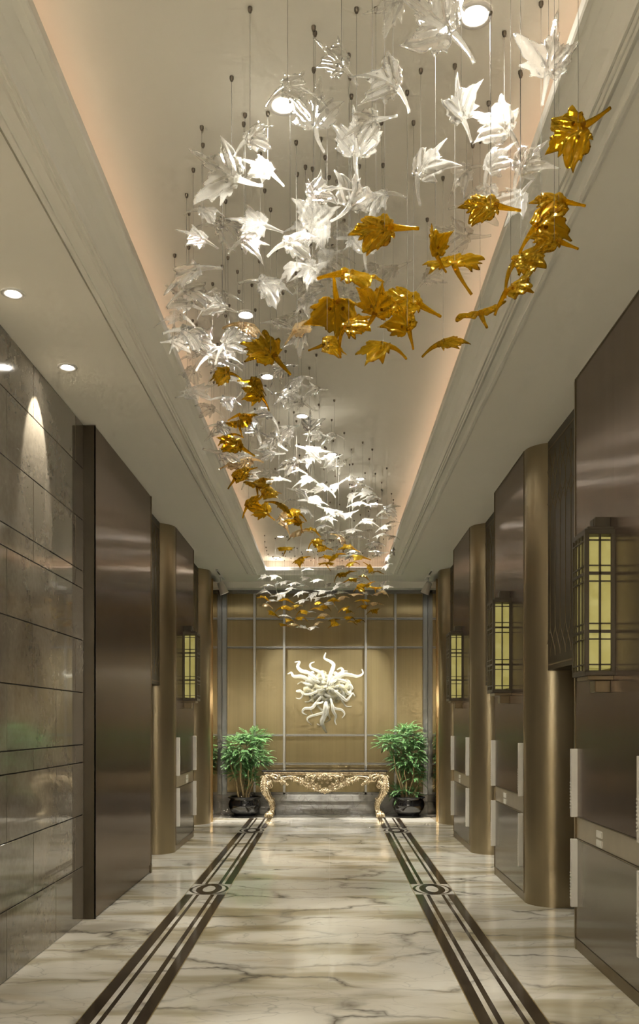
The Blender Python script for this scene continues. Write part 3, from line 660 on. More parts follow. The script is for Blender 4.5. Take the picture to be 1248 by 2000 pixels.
# picture layouts: per crop (x0, y0, scale) and (cx, cy, length, stem direction deg, squash, kind)   kind: c clear, d clear high/back with the unlit glass mix, a amber, p pale
CR = {
 1: (560, 0, 1.814, [(575,110,305,-32,.8,'c'),(200,235,180,-45,.5,'d'),(385,305,200,-32,.7,'c'),(100,440,200,-90,.9,'d'),(312,425,190,10,.6,'c'),(246,540,200,-96,.8,'c'),
     (622,415,190,-68,.65,'c'),(780,460,220,-38,.7,'c'),(470,615,200,-118,.55,'c'),(925,255,230,-104,.8,'c'),(715,595,170,-128,.5,'d'),(822,600,150,-128,.6,'d'),(225,725,180,-116,.75,'c'),
     (88,695,170,212,.5,'c'),(345,690,180,12,.35,'c'),(650,720,180,195,.6,'d'),(640,835,190,-20,.6,'d'),(840,690,150,60,.7,'d'),(125,795,140,40,.7,'d'),(400,2,170,10,.5,'d'),
     (1045,450,250,22,.75,'a'),(360,805,255,2,.45,'a'),(735,728,225,-8,.4,'a'),(985,712,200,-10,.35,'a'),(890,795,230,207,.65,'a')]),
 4: (600, 350, 2.152, [(1050,258,110,-18,.35,'a'),(540,310,170,-80,.45,'a'),(620,355,250,-90,-.55,'a'),(885,340,260,207,.35,'a'),(165,395,285,174,.18,'a'),(125,520,260,90,.85,'a'),
     (165,618,220,216,.35,'a'),(285,560,210,-108,.85,'a'),(460,520,275,-22,.38,'a'),(425,625,200,-62,.7,'a'),(330,700,225,-8,.35,'a'),(560,690,210,198,.25,'a'),(845,462,235,212,.2,'a'),(728,560,230,-72,-.30,'a'),(75,695,160,178,.4,'a'),
     (245,300,170,-95,.7,'d'),(370,372,170,5,.35,'d'),(498,420,150,215,.5,'d'),(30,370,160,20,.6,'d'),(85,320,140,190,.5,'d'),(205,490,130,0,.5,'d'),(25,185,140,-100,.8,'d'),(20,470,130,30,.5,'d')]),
 2: (300, 80, 2.713, [(500,520,240,214,.5,'c'),(430,720,350,-27,.8,'c'),(615,690,235,-33,.5,'c'),(695,245,275,187,.42,'d'),(250,895,210,180,.25,'d')]),
 3: (300, 380, 3.12, [(400,185,320,176,.5,'c'),(665,185,310,-14,.5,'c'),(305,275,230,-22,.4,'c'),(545,280,240,190,.5,'c'),(815,295,330,197,.42,'c'),(260,455,360,22,.35,'c'),(660,535,330,170,.45,'c'),
     (200,590,300,184,.35,'c'),(225,665,240,-35,.4,'c'),(180,745,210,-5,.3,'d'),(430,610,250,15,.4,'d'),(430,685,210,-30,.5,'c'),(185,830,300,176,.4,'c'),(255,895,260,180,.6,'c'),(120,890,160,200,.5,'d'),
     (440,905,290,213,.55,'c'),(610,880,220,-12,.4,'c'),(740,770,200,200,.3,'c'),(905,845,210,30,.6,'c'),(270,960,170,10,.4,'d'),(880,740,220,20,.5,'d'),(880,430,190,20,.3,'d'),(1080,360,190,0,.5,'d'),
     (925,550,240,216,.5,'d'),(1050,170,190,70,.6,'d'),(870,525,170,-10,.35,'d'),(1170,600,140,10,.5,'d'),(960,620,150,30,.5,'d'),(1100,490,170,-30,.5,'d'),
     (535,795,270,178,.22,'p'),(865,825,240,215,.3,'p')]),
 5: (300, 600, 3.467, [(810,320,400,-33,.65,'a'),(500,447,190,5,.5,'a'),(665,500,220,160,.25,'a'),(725,605,240,-42,.5,'a'),(590,725,200,180,.2,'a'),(580,800,190,-78,-.65,'a'),(520,865,190,20,.2,'a'),
     (385,325,280,192,.38,'c'),(420,440,290,216,.6,'c'),(500,385,240,0,.2,'c'),(885,400,190,32,.6,'c'),(700,530,230,10,.3,'c'),(470,620,210,172,.35,'c'),(790,735,230,-25,.3,'c'),(440,800,210,160,.4,'c'),
     (400,855,180,222,.25,'c'),(700,840,170,-40,.6,'c'),(1055,825,180,-90,.75,'c'),(825,885,180,20,.4,'c'),(270,560,220,200,.4,'d'),(270,425,200,60,.6,'d'),(400,690,200,-15,.45,'d'),(130,230,150,-90,.5,'d'),
     (960,550,220,30,.5,'d'),(1010,640,210,-30,.5,'d'),(1000,480,170,20,.35,'d'),(930,820,190,10,.5,'d'),(1130,865,160,-8,.4,'d')]),
 6: (370, 780, 3.782, [(370,345,310,-24,.4,'a'),(295,480,190,190,.3,'p'),(450,450,220,12,.35,'p'),(340,580,220,215,.38,'a'),(425,520,170,20,.4,'a'),(500,640,220,-90,-.5,'a'),(545,590,160,20,.4,'a'),(550,700,220,205,.38,'a'),
     (430,785,210,222,.6,'a'),(570,840,180,-50,.85,'a'),(655,770,230,160,.22,'a'),(800,840,190,-18,.35,'a'),(690,855,150,215,.5,'p'),(780,895,160,0,.2,'a'),
     (250,395,350,182,.35,'c'),(490,240,220,-50,.65,'c'),(650,320,220,-40,.75,'c'),(620,400,200,-14,.4,'c'),(880,365,230,177,.35,'c'),(910,410,190,20,.35,'d'),(780,460,220,12,.45,'c'),(790,512,210,-12,.3,'c'),
     (670,585,190,0,.22,'c'),(430,595,190,222,.35,'c'),(460,500,170,-10,.3,'c'),(895,590,180,0,.35,'c'),(1010,655,190,-10,.3,'c'),(1090,630,130,20,.4,'d'),(800,672,180,180,.3,'c'),(890,740,210,180,.25,'c'),(740,740,150,10,.25,'d'),
     (1010,808,170,175,.18,'c'),(870,825,140,-30,.3,'c'),(640,700,170,-35,.4,'d'),(965,262,170,-10,.35,'d'),(740,230,190,40,.5,'d'),(1060,430,170,0,.4,'d'),(1150,450,130,10,.3,'d'),(1070,490,140,0,.4,'d'),(600,540,150,0,.4,'d'),(1190,580,150,170,.25,'d'),(1110,838,170,5,.25,'c'),(1010,870,130,180,.3,'c')]),
 7: (480, 920, 3.9, [(310,420,170,-60,.35,'p'),(415,395,150,-60,.45,'a'),(420,458,210,12,.18,'p'),(530,455,130,-30,.25,'a'),(515,535,160,200,.4,'a'),(605,585,150,-8,.35,'a'),(302,600,130,-90,-.6,'a'),(425,662,170,30,.5,'a'),
     (800,580,170,-10,.35,'a'),(710,500,160,150,.3,'p'),(690,640,190,25,.15,'a'),(605,650,120,180,.35,'a'),(612,705,140,-90,-.55,'a'),(885,655,190,-8,.28,'a'),(815,695,130,10,.3,'a'),(940,725,140,130,.5,'a'),(1010,765,120,-5,.2,'a'),
     (710,785,150,200,.35,'a'),(795,765,130,20,.35,'a'),(795,825,150,190,.3,'a'),(920,810,120,-30,.35,'a'),(855,885,130,200,.85,'a'),(985,890,140,-90,-.5,'a'),(945,855,90,30,.3,'a'),
     (150,965,140,-20,.28,'a'),(320,980,150,-12,.3,'a'),(160,1020,120,-15,.3,'p'),(270,1040,150,200,.38,'a'),(350,1045,100,0,.3,'a'),(220,1090,130,-30,.35,'a'),(425,1065,130,185,.35,'a'),(540,1045,120,180,.3,'a'),(615,1035,120,-20,.3,'a'),
     (670,985,120,-90,-.5,'a'),(745,960,120,10,.35,'p'),(740,1045,120,195,.3,'a'),(795,1065,100,-10,.3,'a'),(890,985,130,-90,-.45,'a'),(885,1025,110,180,.4,'a'),(1005,1005,140,-5,.3,'p'),(960,1060,130,190,.35,'a'),
     (610,1092,130,-8,.35,'p'),(560,1115,100,190,.3,'a'),(430,1115,120,-8,.25,'a'),(340,1130,110,-10,.25,'a'),(680,1130,110,10,.3,'a'),(660,1168,120,200,.45,'a'),(300,1172,110,-12,.22,'a'),(375,1168,120,-12,.2,'p'),(450,1190,120,-15,.35,'c'),
     (550,1155,100,20,.25,'p'),(520,1188,90,10,.25,'c'),(800,1112,120,-10,.3,'a'),(872,1132,100,0,.35,'a'),(820,1150,90,-20,.25,'a'),(395,1020,90,10,.3,'a'),(560,1002,100,0,.3,'a'),(1070,930,100,-40,.3,'p'),(850,935,120,0,.25,'p'),(1020,925,110,15,.25,'p'),
     (590,415,170,5,.25,'c'),(690,462,190,-12,.3,'c'),(650,522,150,0,.3,'c'),(820,450,180,0,.22,'c'),(930,450,120,180,.25,'d'),(780,500,170,10,.22,'c'),(880,500,150,-5,.22,'d'),(900,380,200,180,.3,'c'),(1030,435,130,205,.35,'c'),(1065,295,190,200,.5,'c'),
     (1115,335,130,-30,.3,'d'),(1040,478,140,5,.2,'c'),(1130,500,120,-10,.3,'d'),(1010,545,160,-10,.35,'c'),(940,578,150,200,.35,'c'),(1030,622,150,-12,.35,'c'),(1130,590,120,60,.3,'c'),(1085,715,110,30,.35,'c'),(1060,848,120,30,.5,'c'),
     (800,640,140,0,.3,'c'),(700,575,130,10,.25,'c'),(830,605,110,0,.3,'c'),(740,730,140,-5,.25,'c'),(940,770,130,-20,.45,'c'),(790,855,90,0,.6,'c'),(1095,645,100,40,.4,'d'),(1130,385,120,0,.2,'d'),(950,160,180,-5,.3,'d'),(870,240,180,0,.25,'d'),
     (900,108,170,-8,.2,'d'),(820,175,130,40,.4,'d'),(970,195,130,0,.3,'d'),(700,330,180,175,.22,'c'),(620,352,130,0,.2,'c'),(800,320,160,5,.25,'d'),(480,300,120,-40,.25,'c'),
     (150,800,110,10,.5,'c'),(230,800,120,0,.4,'c'),(380,850,120,0,.25,'c'),(300,840,120,10,.35,'d'),(550,830,110,5,.25,'c'),(470,812,110,-5,.3,'d'),(170,865,110,0,.3,'c'),(160,915,120,-8,.3,'c'),(290,930,170,10,.35,'c'),
     (210,985,100,0,.3,'c'),(430,920,130,10,.3,'c'),(530,930,150,15,.4,'c'),(440,985,110,10,.3,'c'),(600,915,120,-10,.3,'c'),(650,945,100,0,.35,'c'),(740,920,130,0,.3,'c'),(660,1010,140,-15,.3,'c'),(700,880,110,20,.35,'d'),(310,1100,110,-10,.22,'c'),
     (500,1070,90,0,.25,'c'),(480,745,100,0,.18,'d'),(870,840,90,0,.3,'c'),(930,930,110,-20,.3,'c'),(560,965,90,0,.3,'d'),(230,890,90,-90,.4,'d'),(350,890,90,0,.3,'d'),(640,860,110,10,.3,'d'),(450,870,100,-5,.25,'c'),(720,850,90,20,.3,'c'),(1090,880,90,0,.3,'c'),(1040,903,90,10,.3,'c')]),
}
wire_me = MB(); wire_me.tube([(0,0,0), (0,0,1)], 1.0, 5); wire_me = wire_me.mesh('wire', M['wire'])
cap_me = MB(); cap_me.lathe([(.001, -.017), (.006, -.017), (.0068, -.012), (.0085, -.010), (.0085, 0)], n=12); cap_me = cap_me.mesh('ceiling_cap', M['cap'])
bands = [(0, 110, 'at the top edge of the photo'), (110, 200, 'level with the lone amber leaf top right'), (200, 262, 'level with the upper left downlight glare'), (262, 330, 'level with the foot of the top right amber leaf'),
  (330, 380, 'just above the amber cluster at right'), (380, 430, 'level with the top of the right amber cluster'), (430, 480, 'level with the curled-stem amber leaf at right'), (480, 540, 'level with the amber leaf with two bumps facing us'),
  (540, 585, 'level with the nearer left-ceiling downlight'), (585, 625, 'level with the round amber leaf with upright stem'), (625, 665, 'just under the round amber leaf'), (665, 700, 'level with the lowest right-hand amber leaf'),
  (700, 745, 'level with the second left-ceiling downlight'), (745, 790, 'just under the second left-ceiling downlight'), (790, 830, 'level with the top of the left brown panel'), (830, 865, 'level with the top of the right bronze column'),
  (865, 890, 'level with the top of second right cabinet'), (890, 912, 'where the swarm narrows at left'), (912, 935, 'level with downlight at the right bend'), (935, 955, 'just under the right-bend downlight'), (955, 975, 'level with the top of the left panel far edge'),
  (975, 992, 'above the left far downlights'), (992, 1008, 'level with the top of the big lantern'), (1008, 1024, 'level with the top of the left bronze column'), (1024, 1040, 'level with the low right downlight'), (1040, 1056, 'just above the two far left downlights'),
  (1056, 1070, 'level with the far left downlights'), (1070, 1084, 'just above the pink ledge'), (1084, 1098, 'level with the last row of ceiling caps'), (1098, 1112, 'in front of the pink ledge'), (1112, 1126, 'just below the pink ledge'),
  (1126, 1140, 'in front of the far white fascia'), (1140, 1151, 'level with the track spotlights'), (1151, 1163, 'at the top edge of the bronze wall'), (1163, 1175, 'in front of the upper glowing bronze panels'), (1175, 1187, 'in front of the golden wall glow'),
  (1187, 1199, 'just under the golden wall glow'), (1199, 1212, 'along the topmost steel rail of the wall'), (1212, 1300, 'lowest of all, under the topmost steel rail')]
extra = [(600,430,52,20,.4),(655,455,50,200,.4),(705,470,48,-20,.5),(735,520,46,10,.3),(625,505,50,170,.4),(600,545,48,0,.4),(560,770,46,30,.5),(620,760,44,-20,.5),(655,850,40,10,.35),(735,985,34,0,.3),(762,1030,30,20,.3),(745,1010,30,190,.3),(360,770,52,200,.4),(915,330,60,30,.6),(955,365,62,80,.6),(585,740,44,10,.4)]
items = []
for e_ in extra: items.append([*e_, 'd'])
for ci, (x0, y0, sc, L) in CR.items():
    for (cx, cy, ln, a, q, k) in L: items.append([x0+cx/sc, y0+cy/sc, ln/sc, a, q, k])
words = {'c': 'clear', 'd': 'dim clear', 'a': 'amber', 'p': 'pale smoky'}
ords = ['first', 'second', 'third', 'fourth', 'fifth', 'sixth', 'seventh', 'eighth', 'ninth', 'tenth', 'eleventh', 'twelfth', 'thirteenth', 'fourteenth', 'fifteenth']
def band(v):
    for i, (a, b, t_) in enumerate(bands):
        if a <= v < b or (i == 0 and v < 0): return i
    return len(bands)-1
bk = {}
for i, it in enumerate(items): bk.setdefault((band(it[1]), it[5]), []).append(i)
labels = {}
for (bi, k), ids in bk.items():
    ids.sort(key=lambda i: items[i][0])
    for r_, i in enumerate(ids):
        where = bands[bi][2]
        lab = words[k] + ' glass leaf ' + where if len(ids) == 1 else ('leftmost ' if r_ == 0 else 'rightmost ' if r_ == len(ids)-1 else ords[r_] + '-from-left ') + words[k] + ' glass leaf ' + where
        a_ = items[i][3] % 360; sd = ['right', 'up-right', 'up', 'up-left', 'left', 'down-left', 'down', 'down-right'][int(((a_ + 22.5) % 360)//45)]
        o_ = '' if len(ids) == 1 else ('leftmost ' if r_ == 0 else 'rightmost ' if r_ == len(ids)-1 else ords[r_] + '-from-left ')
        labels[i] = o_ + words[k] + ' glass leaf, stem pointing ' + sd + ', ' + where
        if len(labels[i].split()) > 16: labels[i] = (o_ + words[k] + ' glass leaf, stem ' + sd + ', ' + where).replace('glass leaf,', 'leaf,').replace(' the ', ' ')
        if len(labels[i].split()) > 16: labels[i] = labels[i].replace('smoky ', '').replace('dim clear', 'dim')
n_leaf = 0; placed = []
for i, (u, v, ln, a, q, k) in enumerate(items):
    r = random.Random(1000+i)
    zr_ = {'a': 1.78, 'p': 1.84, 'c': 2.18, 'd': 2.34}[k] + r.uniform(-.07, .05)
    d = zr_*F/(VY-v)
    dmax = 14.0 if r.random() < .5 else 14.0 - r.uniform(.1, .7)
    if d > dmax: d = dmax
    off = (u-VX)/F                                  # keep the wires inside the raised tray
    lim = (.87 - CX)/off if off > 0 else (.87 + CX)/(-off) if off < 0 else 99
    d = min(d, lim)
    if d > 9: q *= .75; ln *= .88
    best = None
    for dd in (0, -.12, .12, -.24, .24, -.36, .36, -.5, .5, -.7, .7):
        d2 = d + dd
        if d2 > 14.02 or d2 > lim + .02 or d2 < 2.4: continue
        Pc = at(u, v, d2)
        if Pc.z > 4.06: continue
        gap = min([(Pc - p).length - .55*(s0 + ln*d2/F) for p, s0 in placed] or [9])
        if best is None or gap > best[0] + .01: best = (gap, d2)
        if gap > 0: break
    if best: d = best[1]
    P0 = at(u, v, d); placed.append((P0.copy(), ln*d/F))
    if P0.z > 4.10: P0 = at(u, v, (4.10-CZ)*F/(VY-v)); d = P0.y
    if P0.x > .86 or P0.x < -.86: P0.x = max(-.86, min(.86, P0.x))
    size = max(.17, min(.44, ln*d/F*1.0))
    sc = size/.95
    V = (P0 - Vector((CX, 0, CZ))).normalized()
    right = Vector((0,0,1)).cross(V) * -1; right.normalize(); up = right.cross(V); up.normalize()
    if up.z < 0: up = -up
    ar = math.radians(a); Sd = right*math.cos(ar) + up*math.sin(ar); Pd = right*-math.sin(ar) + up*math.cos(ar)
    if q >= 0:
        w_ = math.sqrt(max(0, 1-q*q)); Y = -Sd; X = (Pd*q + V*w_*(1 if Pd.z > 0 else -1)).normalized()
    else:
        q = -q; w_ = math.sqrt(max(0, 1-q*q)); Y = -(Sd*q - V*w_*(1 if Sd.z < 0 else -1)); Y.normalize(); X = Pd
    Z = X.cross(Y).normalized()
    if Z.z < 0: X = -X; Z = -Z
    Rm = Matrix((X, Y, Z)).transposed()
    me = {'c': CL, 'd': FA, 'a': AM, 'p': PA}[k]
    root = empty('glass_leaf_pendant', P0)
    tag(root, labels[i], 'glass leaf', 'blown glass leaves of the hanging ceiling installation')
    bl = bpy.data.objects.new('leaf_blade', me[r.randrange(len(me))]); C.objects.link(bl); bl.parent = root
    ctr = Rm @ Vector((0, -.03*sc, 0))
    bl.matrix_local = Matrix.Translation(-(Rm @ Vector((0, -.05*sc, 0)))) @ Rm.to_4x4() @ Matrix.Scale(sc, 4)
    dx = .12*sc
    ap = Rm @ Vector((0, .05*sc, 0))
    w_ = bpy.data.objects.new('wire', wire_me); C.objects.link(w_); w_.parent = root
    w_.location = (ap.x, ap.y, ap.z-.012*sc); w_.scale = (.00065, .00065, HU - P0.z - ap.z + .012*sc)
    c = bpy.data.objects.new('ceiling_cap', cap_me); C.objects.link(c); c.parent = root; c.location = (ap.x, ap.y, HU - P0.z)
    n_leaf += 1
print('LEAVES', n_leaf)

# ------------------------------------------------------------------ blown glass wall sculpture
SY = 15.0; ppm = F/SY
def sp(x, y, dep=0): 
    u = 540 + x/6.24; v = 1260 + y/6.24; p = at(u, v, SY); return Vector((p.x, SY - dep, p.z))
sroot = empty('glass_wall_sculpture', (sp(620, 560).x, BW, sp(620, 560).z)); tag(sroot, 'cream blown glass burst of curling tendrils on the bronze end wall', 'sculpture')
def cat(pts, n=7):
    out = []
    P_ = [pts[0]] + list(pts) + [pts[-1]]
    for i in range(1, len(P_)-2):
        for k in range(n):
            t = k/n; a, b, c, d = P_[i-1], P_[i], P_[i+1], P_[i+2]
            out.append(.5*((2*b) + (c-a)*t + (2*a-5*b+4*c-d)*t*t + (3*b-a-3*c+d)*t**3))
    out.append(pts[-1]); return out
def tendril(raw, wmax, seed):
    r = random.Random(seed)
    n = len(raw)
    pts = []
    for i, (x, y) in enumerate(raw):
        q = i/(n-1); pts.append(sp(x, y, .02 + .20*math.sin(q*PI*.55) + r.uniform(-.02, .03)))
    pts.append(Vector((sp(620, 560).x*.6 + pts[-1].x*.4, BW-.05, sp(620, 560).z*.6 + pts[-1].z*.4)))
    pp = cat([p - sroot.location for p in pts]); N = len(pp)
    rad = []
    for i in range(N):
        q = i/(N-1); rad.append(wmax*(.28 + .72*math.sin(min(1, q*1.7)*PI/2) ** 1.2)*(1 - .55*max(0, (q-.6)/.4))*(1 + .05*math.sin(i*1.3)))
    m = MB(); m.tube(pp, rad, 12)
    o = m.build('tendril', M['sculpt_warm' if seed >= 100 and seed % 2 else 'sculpt'], sroot)
Tn = [([(600,95),(585,165),(655,205),(695,250),(672,330),(645,400),(630,480)], .034), ([(462,205),(415,235),(425,285),(500,320),(560,360),(590,450)], .026), ([(228,210),(285,212),(262,265),(305,320),(400,350),(500,430)], .034),
 ([(138,352),(185,342),(215,385),(300,390),(380,420),(480,480)], .034), ([(1040,295),(1050,350),(985,385),(900,370),(820,365),(740,420),(670,480)], .032), ([(740,300),(785,285),(805,330),(760,370),(690,430),(650,500)], .036),
 ([(865,318),(810,322),(790,340),(740,390),(680,470)], .022), ([(258,475),(305,455),(370,480),(450,500)], .022), ([(238,645),(290,655),(322,610),(295,560),(262,572)][::1], .018), ([(262,572),(300,560),(345,600),(430,600),(520,560)], .022),
 ([(935,530),(900,512),(868,530),(790,500),(700,520)], .024), ([(955,622),(925,590),(885,640),(845,675),(780,620),(700,560)], .026), ([(915,745),(850,748),(812,705),(780,655),(710,600)], .016),
 ([(368,850),(320,820),(345,775),(440,765),(490,700),(560,620)], .026), ([(425,970),(376,915),(400,875),(500,845),(580,810),(600,700)], .022), ([(612,1068),(575,1000),(555,930),(590,840),(600,720)], .046),
 ([(728,970),(710,920),(722,865),(690,800),(670,690)], .026), ([(798,888),(828,840),(790,790),(700,765),(660,660)], .022), ([(345,692),(395,690),(450,655),(520,600)], .016), ([(845,458),(810,470),(760,510),(690,540)], .018),
 ([(495,960),(545,975),(560,900),(620,830),(620,700)], .020), ([(600,940),(650,900),(620,820),(640,740)], .020), ([(440,840),(420,780),(470,720),(560,700)], .018), ([(520,660),(490,710),(540,780),(600,800),(610,700)], .022), ([(460,345),(440,330),(400,370),(430,420),(540,470)], .026)]
for i, (p, w_) in enumerate(Tn): tendril(p, w_, i)
rr_ = random.Random(5)
for i in range(46):
    a = i*2.399 + rr_.uniform(-.2, .2); R0 = rr_.uniform(130, 245); cx, cy = 615, 545
    ca, sa = math.cos(a), math.sin(a); kx, ky = 1.15, .78
    sg = rr_.choice((-1, 1)); w0 = rr_.uniform(.25, .7)
    body = [(cx + kx*R0*q*math.cos(a + sg*w0*math.sin(q*4.5)), cy - 15 + ky*R0*q*math.sin(a + sg*w0*math.sin(q*4.5))) for q in (1.0, .8, .6, .4, .2, .05)]
    hk = rr_.uniform(18, 34); ex, ey = body[0]; b = a + sg*PI/2
    hook = [(ex + hk*math.cos(b)*(1-math.cos(t))*1.0 + hk*math.cos(a)*math.sin(t), ey + hk*math.sin(b)*(1-math.cos(t)) + hk*math.sin(a)*math.sin(t)) for t in (4.0, 3.1, 2.2, 1.2, .5)]
    tendril(hook + body, rr_.uniform(.026, .042), 100+i)

# ------------------------------------------------------------------ console table
ct = empty('console_table', (0, 14.62, 0)); tag(ct, 'gilded carved console table with black marble top against the end wall', 'table')
TW = 1.06
m = MB(); m.box(-TW, TW, 0, .44, .778, .802, ch=.006); m.build('tabletop', M['blackstone'], ct)
m = MB(); m.box(-TW+.03, TW-.03, .03, .42, .745, .778, ch=.006); m.box(-TW+.045, TW-.045, .042, .41, .715, .745, ch=.008); m.build('frieze', M['gold'], ct)
def cp(x, y, dep=0): return Vector(((x-600)/519.0, .03 - dep, .80 - (y-100)/519.0))
ap = MB()
def scroll(x, y, r, turns, start, sgn, th, dep=.01):
    pts = []; rad = []
    n = int(14*turns)+4
    for k in range(n+1):
        q = k/n; a = start + sgn*q*turns*2*PI; R0 = r*(1-q*.85)
        pts.append(cp(x + R0*math.cos(a), y + R0*math.sin(a), dep + .022*q)); rad.append(th*(1-.45*q))
    ap.tube(pts, [z/1 for z in rad], 7)
    ap.ball(pts[-1], th*1.2, 8)
def acanth(x, y, a, ln, w_, dep=.012):
    for j in range(-2, 3):
        aa = a + j*.33; l = ln*(1-.14*abs(j))
        pts = [cp(x + l*q*math.cos(aa + .5*q*j*.3), y + l*q*math.sin(aa + .5*q*j*.3), dep + .03*math.sin(q*PI)) for q in (0, .25, .5, .75, 1)]
        ap.tube(pts, [w_*.6, w_, w_*.95, w_*.6, w_*.2], 6)
def rail(pl, th, dep=.0): 
    pp = cat([cp(x, y, dep) for x, y in pl], 6); ap.tube(pp, th, 8)
for s in (-1, 1):
    mx = lambda x: 600 + s*(x-600)
    q_ = lambda L: [(mx(x), y) for x, y in L]
    rail(q_([(150,190),(210,190),(250,175),(300,165),(345,172),(390,200),(430,232),(480,252),(540,275),(600,292)]), .018)
    rail(q_([(160,170),(230,160),(300,150),(350,158),(400,185),(440,212),(500,235),(550,258)]), .010, .015)
    rail(q_([(430,165),(480,150),(540,142),(600,150)]), .014, .01); rail(q_([(400,140),(470,132),(540,128),(600,128)]), .010, .01)
    rail(q_([(520,165),(500,195),(520,225),(560,240)]), .011, .012)
    sA = 0 if s > 0 else PI
    for (x, y, r, tn_, st_, sg, th) in [(165,170,42,1.6,2.2,1,.015),(95,165,30,1.4,.5,-1,.013),(120,235,30,1.5,3.5,1,.013),(232,205,22,1.4,1.2,-1,.010),(268,218,14,1.3,0,1,.008),(450,180,26,1.5,1,1,.011),(405,175,17,1.4,4,-1,.009),
        (485,205,26,1.5,3,-1,.011),(510,150,22,1.5,5,1,.010),(545,170,17,1.4,2,-1,.009),(555,245,20,1.5,1,1,.010),(525,235,16,1.4,4,-1,.009),(575,200,13,1.3,0,1,.007),(340,158,14,1.4,2,1,.008),(375,172,14,1.4,5,-1,.008),(470,235,16,1.4,3,1,.009),(560,150,15,1.3,3,1,.009),(590,262,16,1.3,2,-1,.010),(205,150,16,1.3,1,1,.009),(130,195,20,1.3,4,-1,.010),(430,215,13,1.3,1,1,.007)]:
        scroll(mx(x), y, r, tn_, st_ if s > 0 else PI-st_, sg*s, th)
    for (x, y, a, ln, w_) in [(200,185,.1,60,.010),(300,165,.35,50,.009),(345,175,2.4,34,.008),(385,195,.7,55,.010),(440,225,.4,55,.010),(500,250,.3,50,.010),(360,180,1.6,42,.007),(325,165,1.5,30,.006),(560,275,.2,40,.010),(480,165,-.5,45,.009),(540,160,.3,45,.009),(430,150,.1,50,.009),(110,190,1.2,48,.010),(160,150,3.3,50,.009),(500,180,2.2,36,.008),(415,205,3.4,36,.008),(250,190,1.8,34,.007),(520,215,.5,36,.008),(580,180,-1.3,30,.007),(640-80,290-20,1.9,26,.007)]:
        acanth(mx(x), y, a if s > 0 else PI-a, ln, w_)
aobj = ap.build('carved_apron', M['gold'], ct)
sh = MB()
for j in range(-4, 5):
    a = -PI/2 + j*.32
    sh.tube([cp(600+5*math.cos(a), 150, .03)] + [cp(600 + l*math.cos(a), 145 + l*math.sin(a)*.9, .03 + .03*math.sin(l/30*PI)) for l in (8, 18, 26)], [.006, .009, .011, .006], 6)
sh.ball(cp(600, 145, .05), .018, 10); sh.ball(cp(600, 172, .045), .014, 8, sz=1.6)
for s in (-1, 1): sh.ball(cp(600+s*17, 135, .045), .012, 8)
bs = MB(); bs.ball(cp(600, 296, .03), .022, 10); bs.ball(cp(600, 275, .035), .028, 10, sz=.8)
for s in (-1, 1): bs.ball(cp(600+s*14, 285, .03), .018, 8)
bs.build('apron_boss', M['gold'], aobj)
sh.build('shell_crest', M['gold'], aobj)
def leg(s, back):
    m = MB(); yo = .35 if back else 0
    raw = [(95,140,.050,0),(78,185,.058,.01),(72,235,.054,.03),(80,285,.046,.035),(105,335,.032,.02),(128,375,.028,.0),(138,415,.027,-.01),(134,450,.028,0),(120,478,.034,.015)]
    pp = [Vector((s*-(x-600)/519.0, yo + .06 - dd*1.6, .80-(y-100)/519.0)) for x, y, r, dd in raw]
    cc = cat(pp, 5); N = len(cc)
    rads = [raw[min(len(raw)-1, int(i/5))][2]*(1-(i % 5)/5) + raw[min(len(raw)-1, int(i/5)+1)][2]*((i % 5)/5) for i in range(N)]
    m.tube(cc, rads, 12)
    # acanthus wraps and side scrolls
    for k in range(2, N-4, 2):
        c0 = cc[k]; R0 = rads[k]
        for sg in (-1, 1):
            m.tube([c0 + Vector((sg*R0*.7, -R0*.6, .012)), c0 + Vector((sg*R0*1.15, -R0*.75, -.012)), c0 + Vector((sg*R0*.95, -R0*.8, -.034))], [.008, .010, .004], 6)
        m.ball(c0 + Vector((0, -R0*.98, 0)), .010, 6)
    for (q, rr0, sg) in ((3, .040, 1), (9, .038, -1), (17, .026, 1), (24, .020, -1)):
        c0 = cc[q] + Vector((s*sg*rads[q]*.9, -rads[q]*.5, 0))
        pts = []; rd = []
        for k in range(20):
            t_ = k/19; a = t_*8.5; pts.append(c0 + Vector((sg*s*rr0*(1-.85*t_)*math.cos(a), -.02*t_, rr0*(1-.85*t_)*math.sin(a)))); rd.append(.011*(1-.4*t_))
        m.tube(pts, rd, 7)
    o = m.build('leg', M['gold'], ct)
    ft = MB(); fx = s*-(112-600)/519.0; fy = yo + .05
    ft.ball((fx, fy, .085), .048, 12, sz=.75)
    ft.ball((fx, fy, .050), .060, 14, sz=.6); ft.lathe([(.001, 0), (.058, 0), (.064, .012), (.058, .026), (.05, .03)], (fx, fy, 0), 20)
    for k in range(-2, 3):
        a = -PI/2 + k*.5
        ft.tube([(fx+.03*math.cos(a), fy+.03*math.sin(a), .085), (fx+.062*math.cos(a), fy+.062*math.sin(a), .065), (fx+.072*math.cos(a), fy+.072*math.sin(a), .035), (fx+.070*math.cos(a), fy+.070*math.sin(a), .012)], [.016, .018, .016, .007], 8)
    ft.build('foot', M['gold'], o)
for s in (-1, 1):
    leg(s, False); leg(s, True)

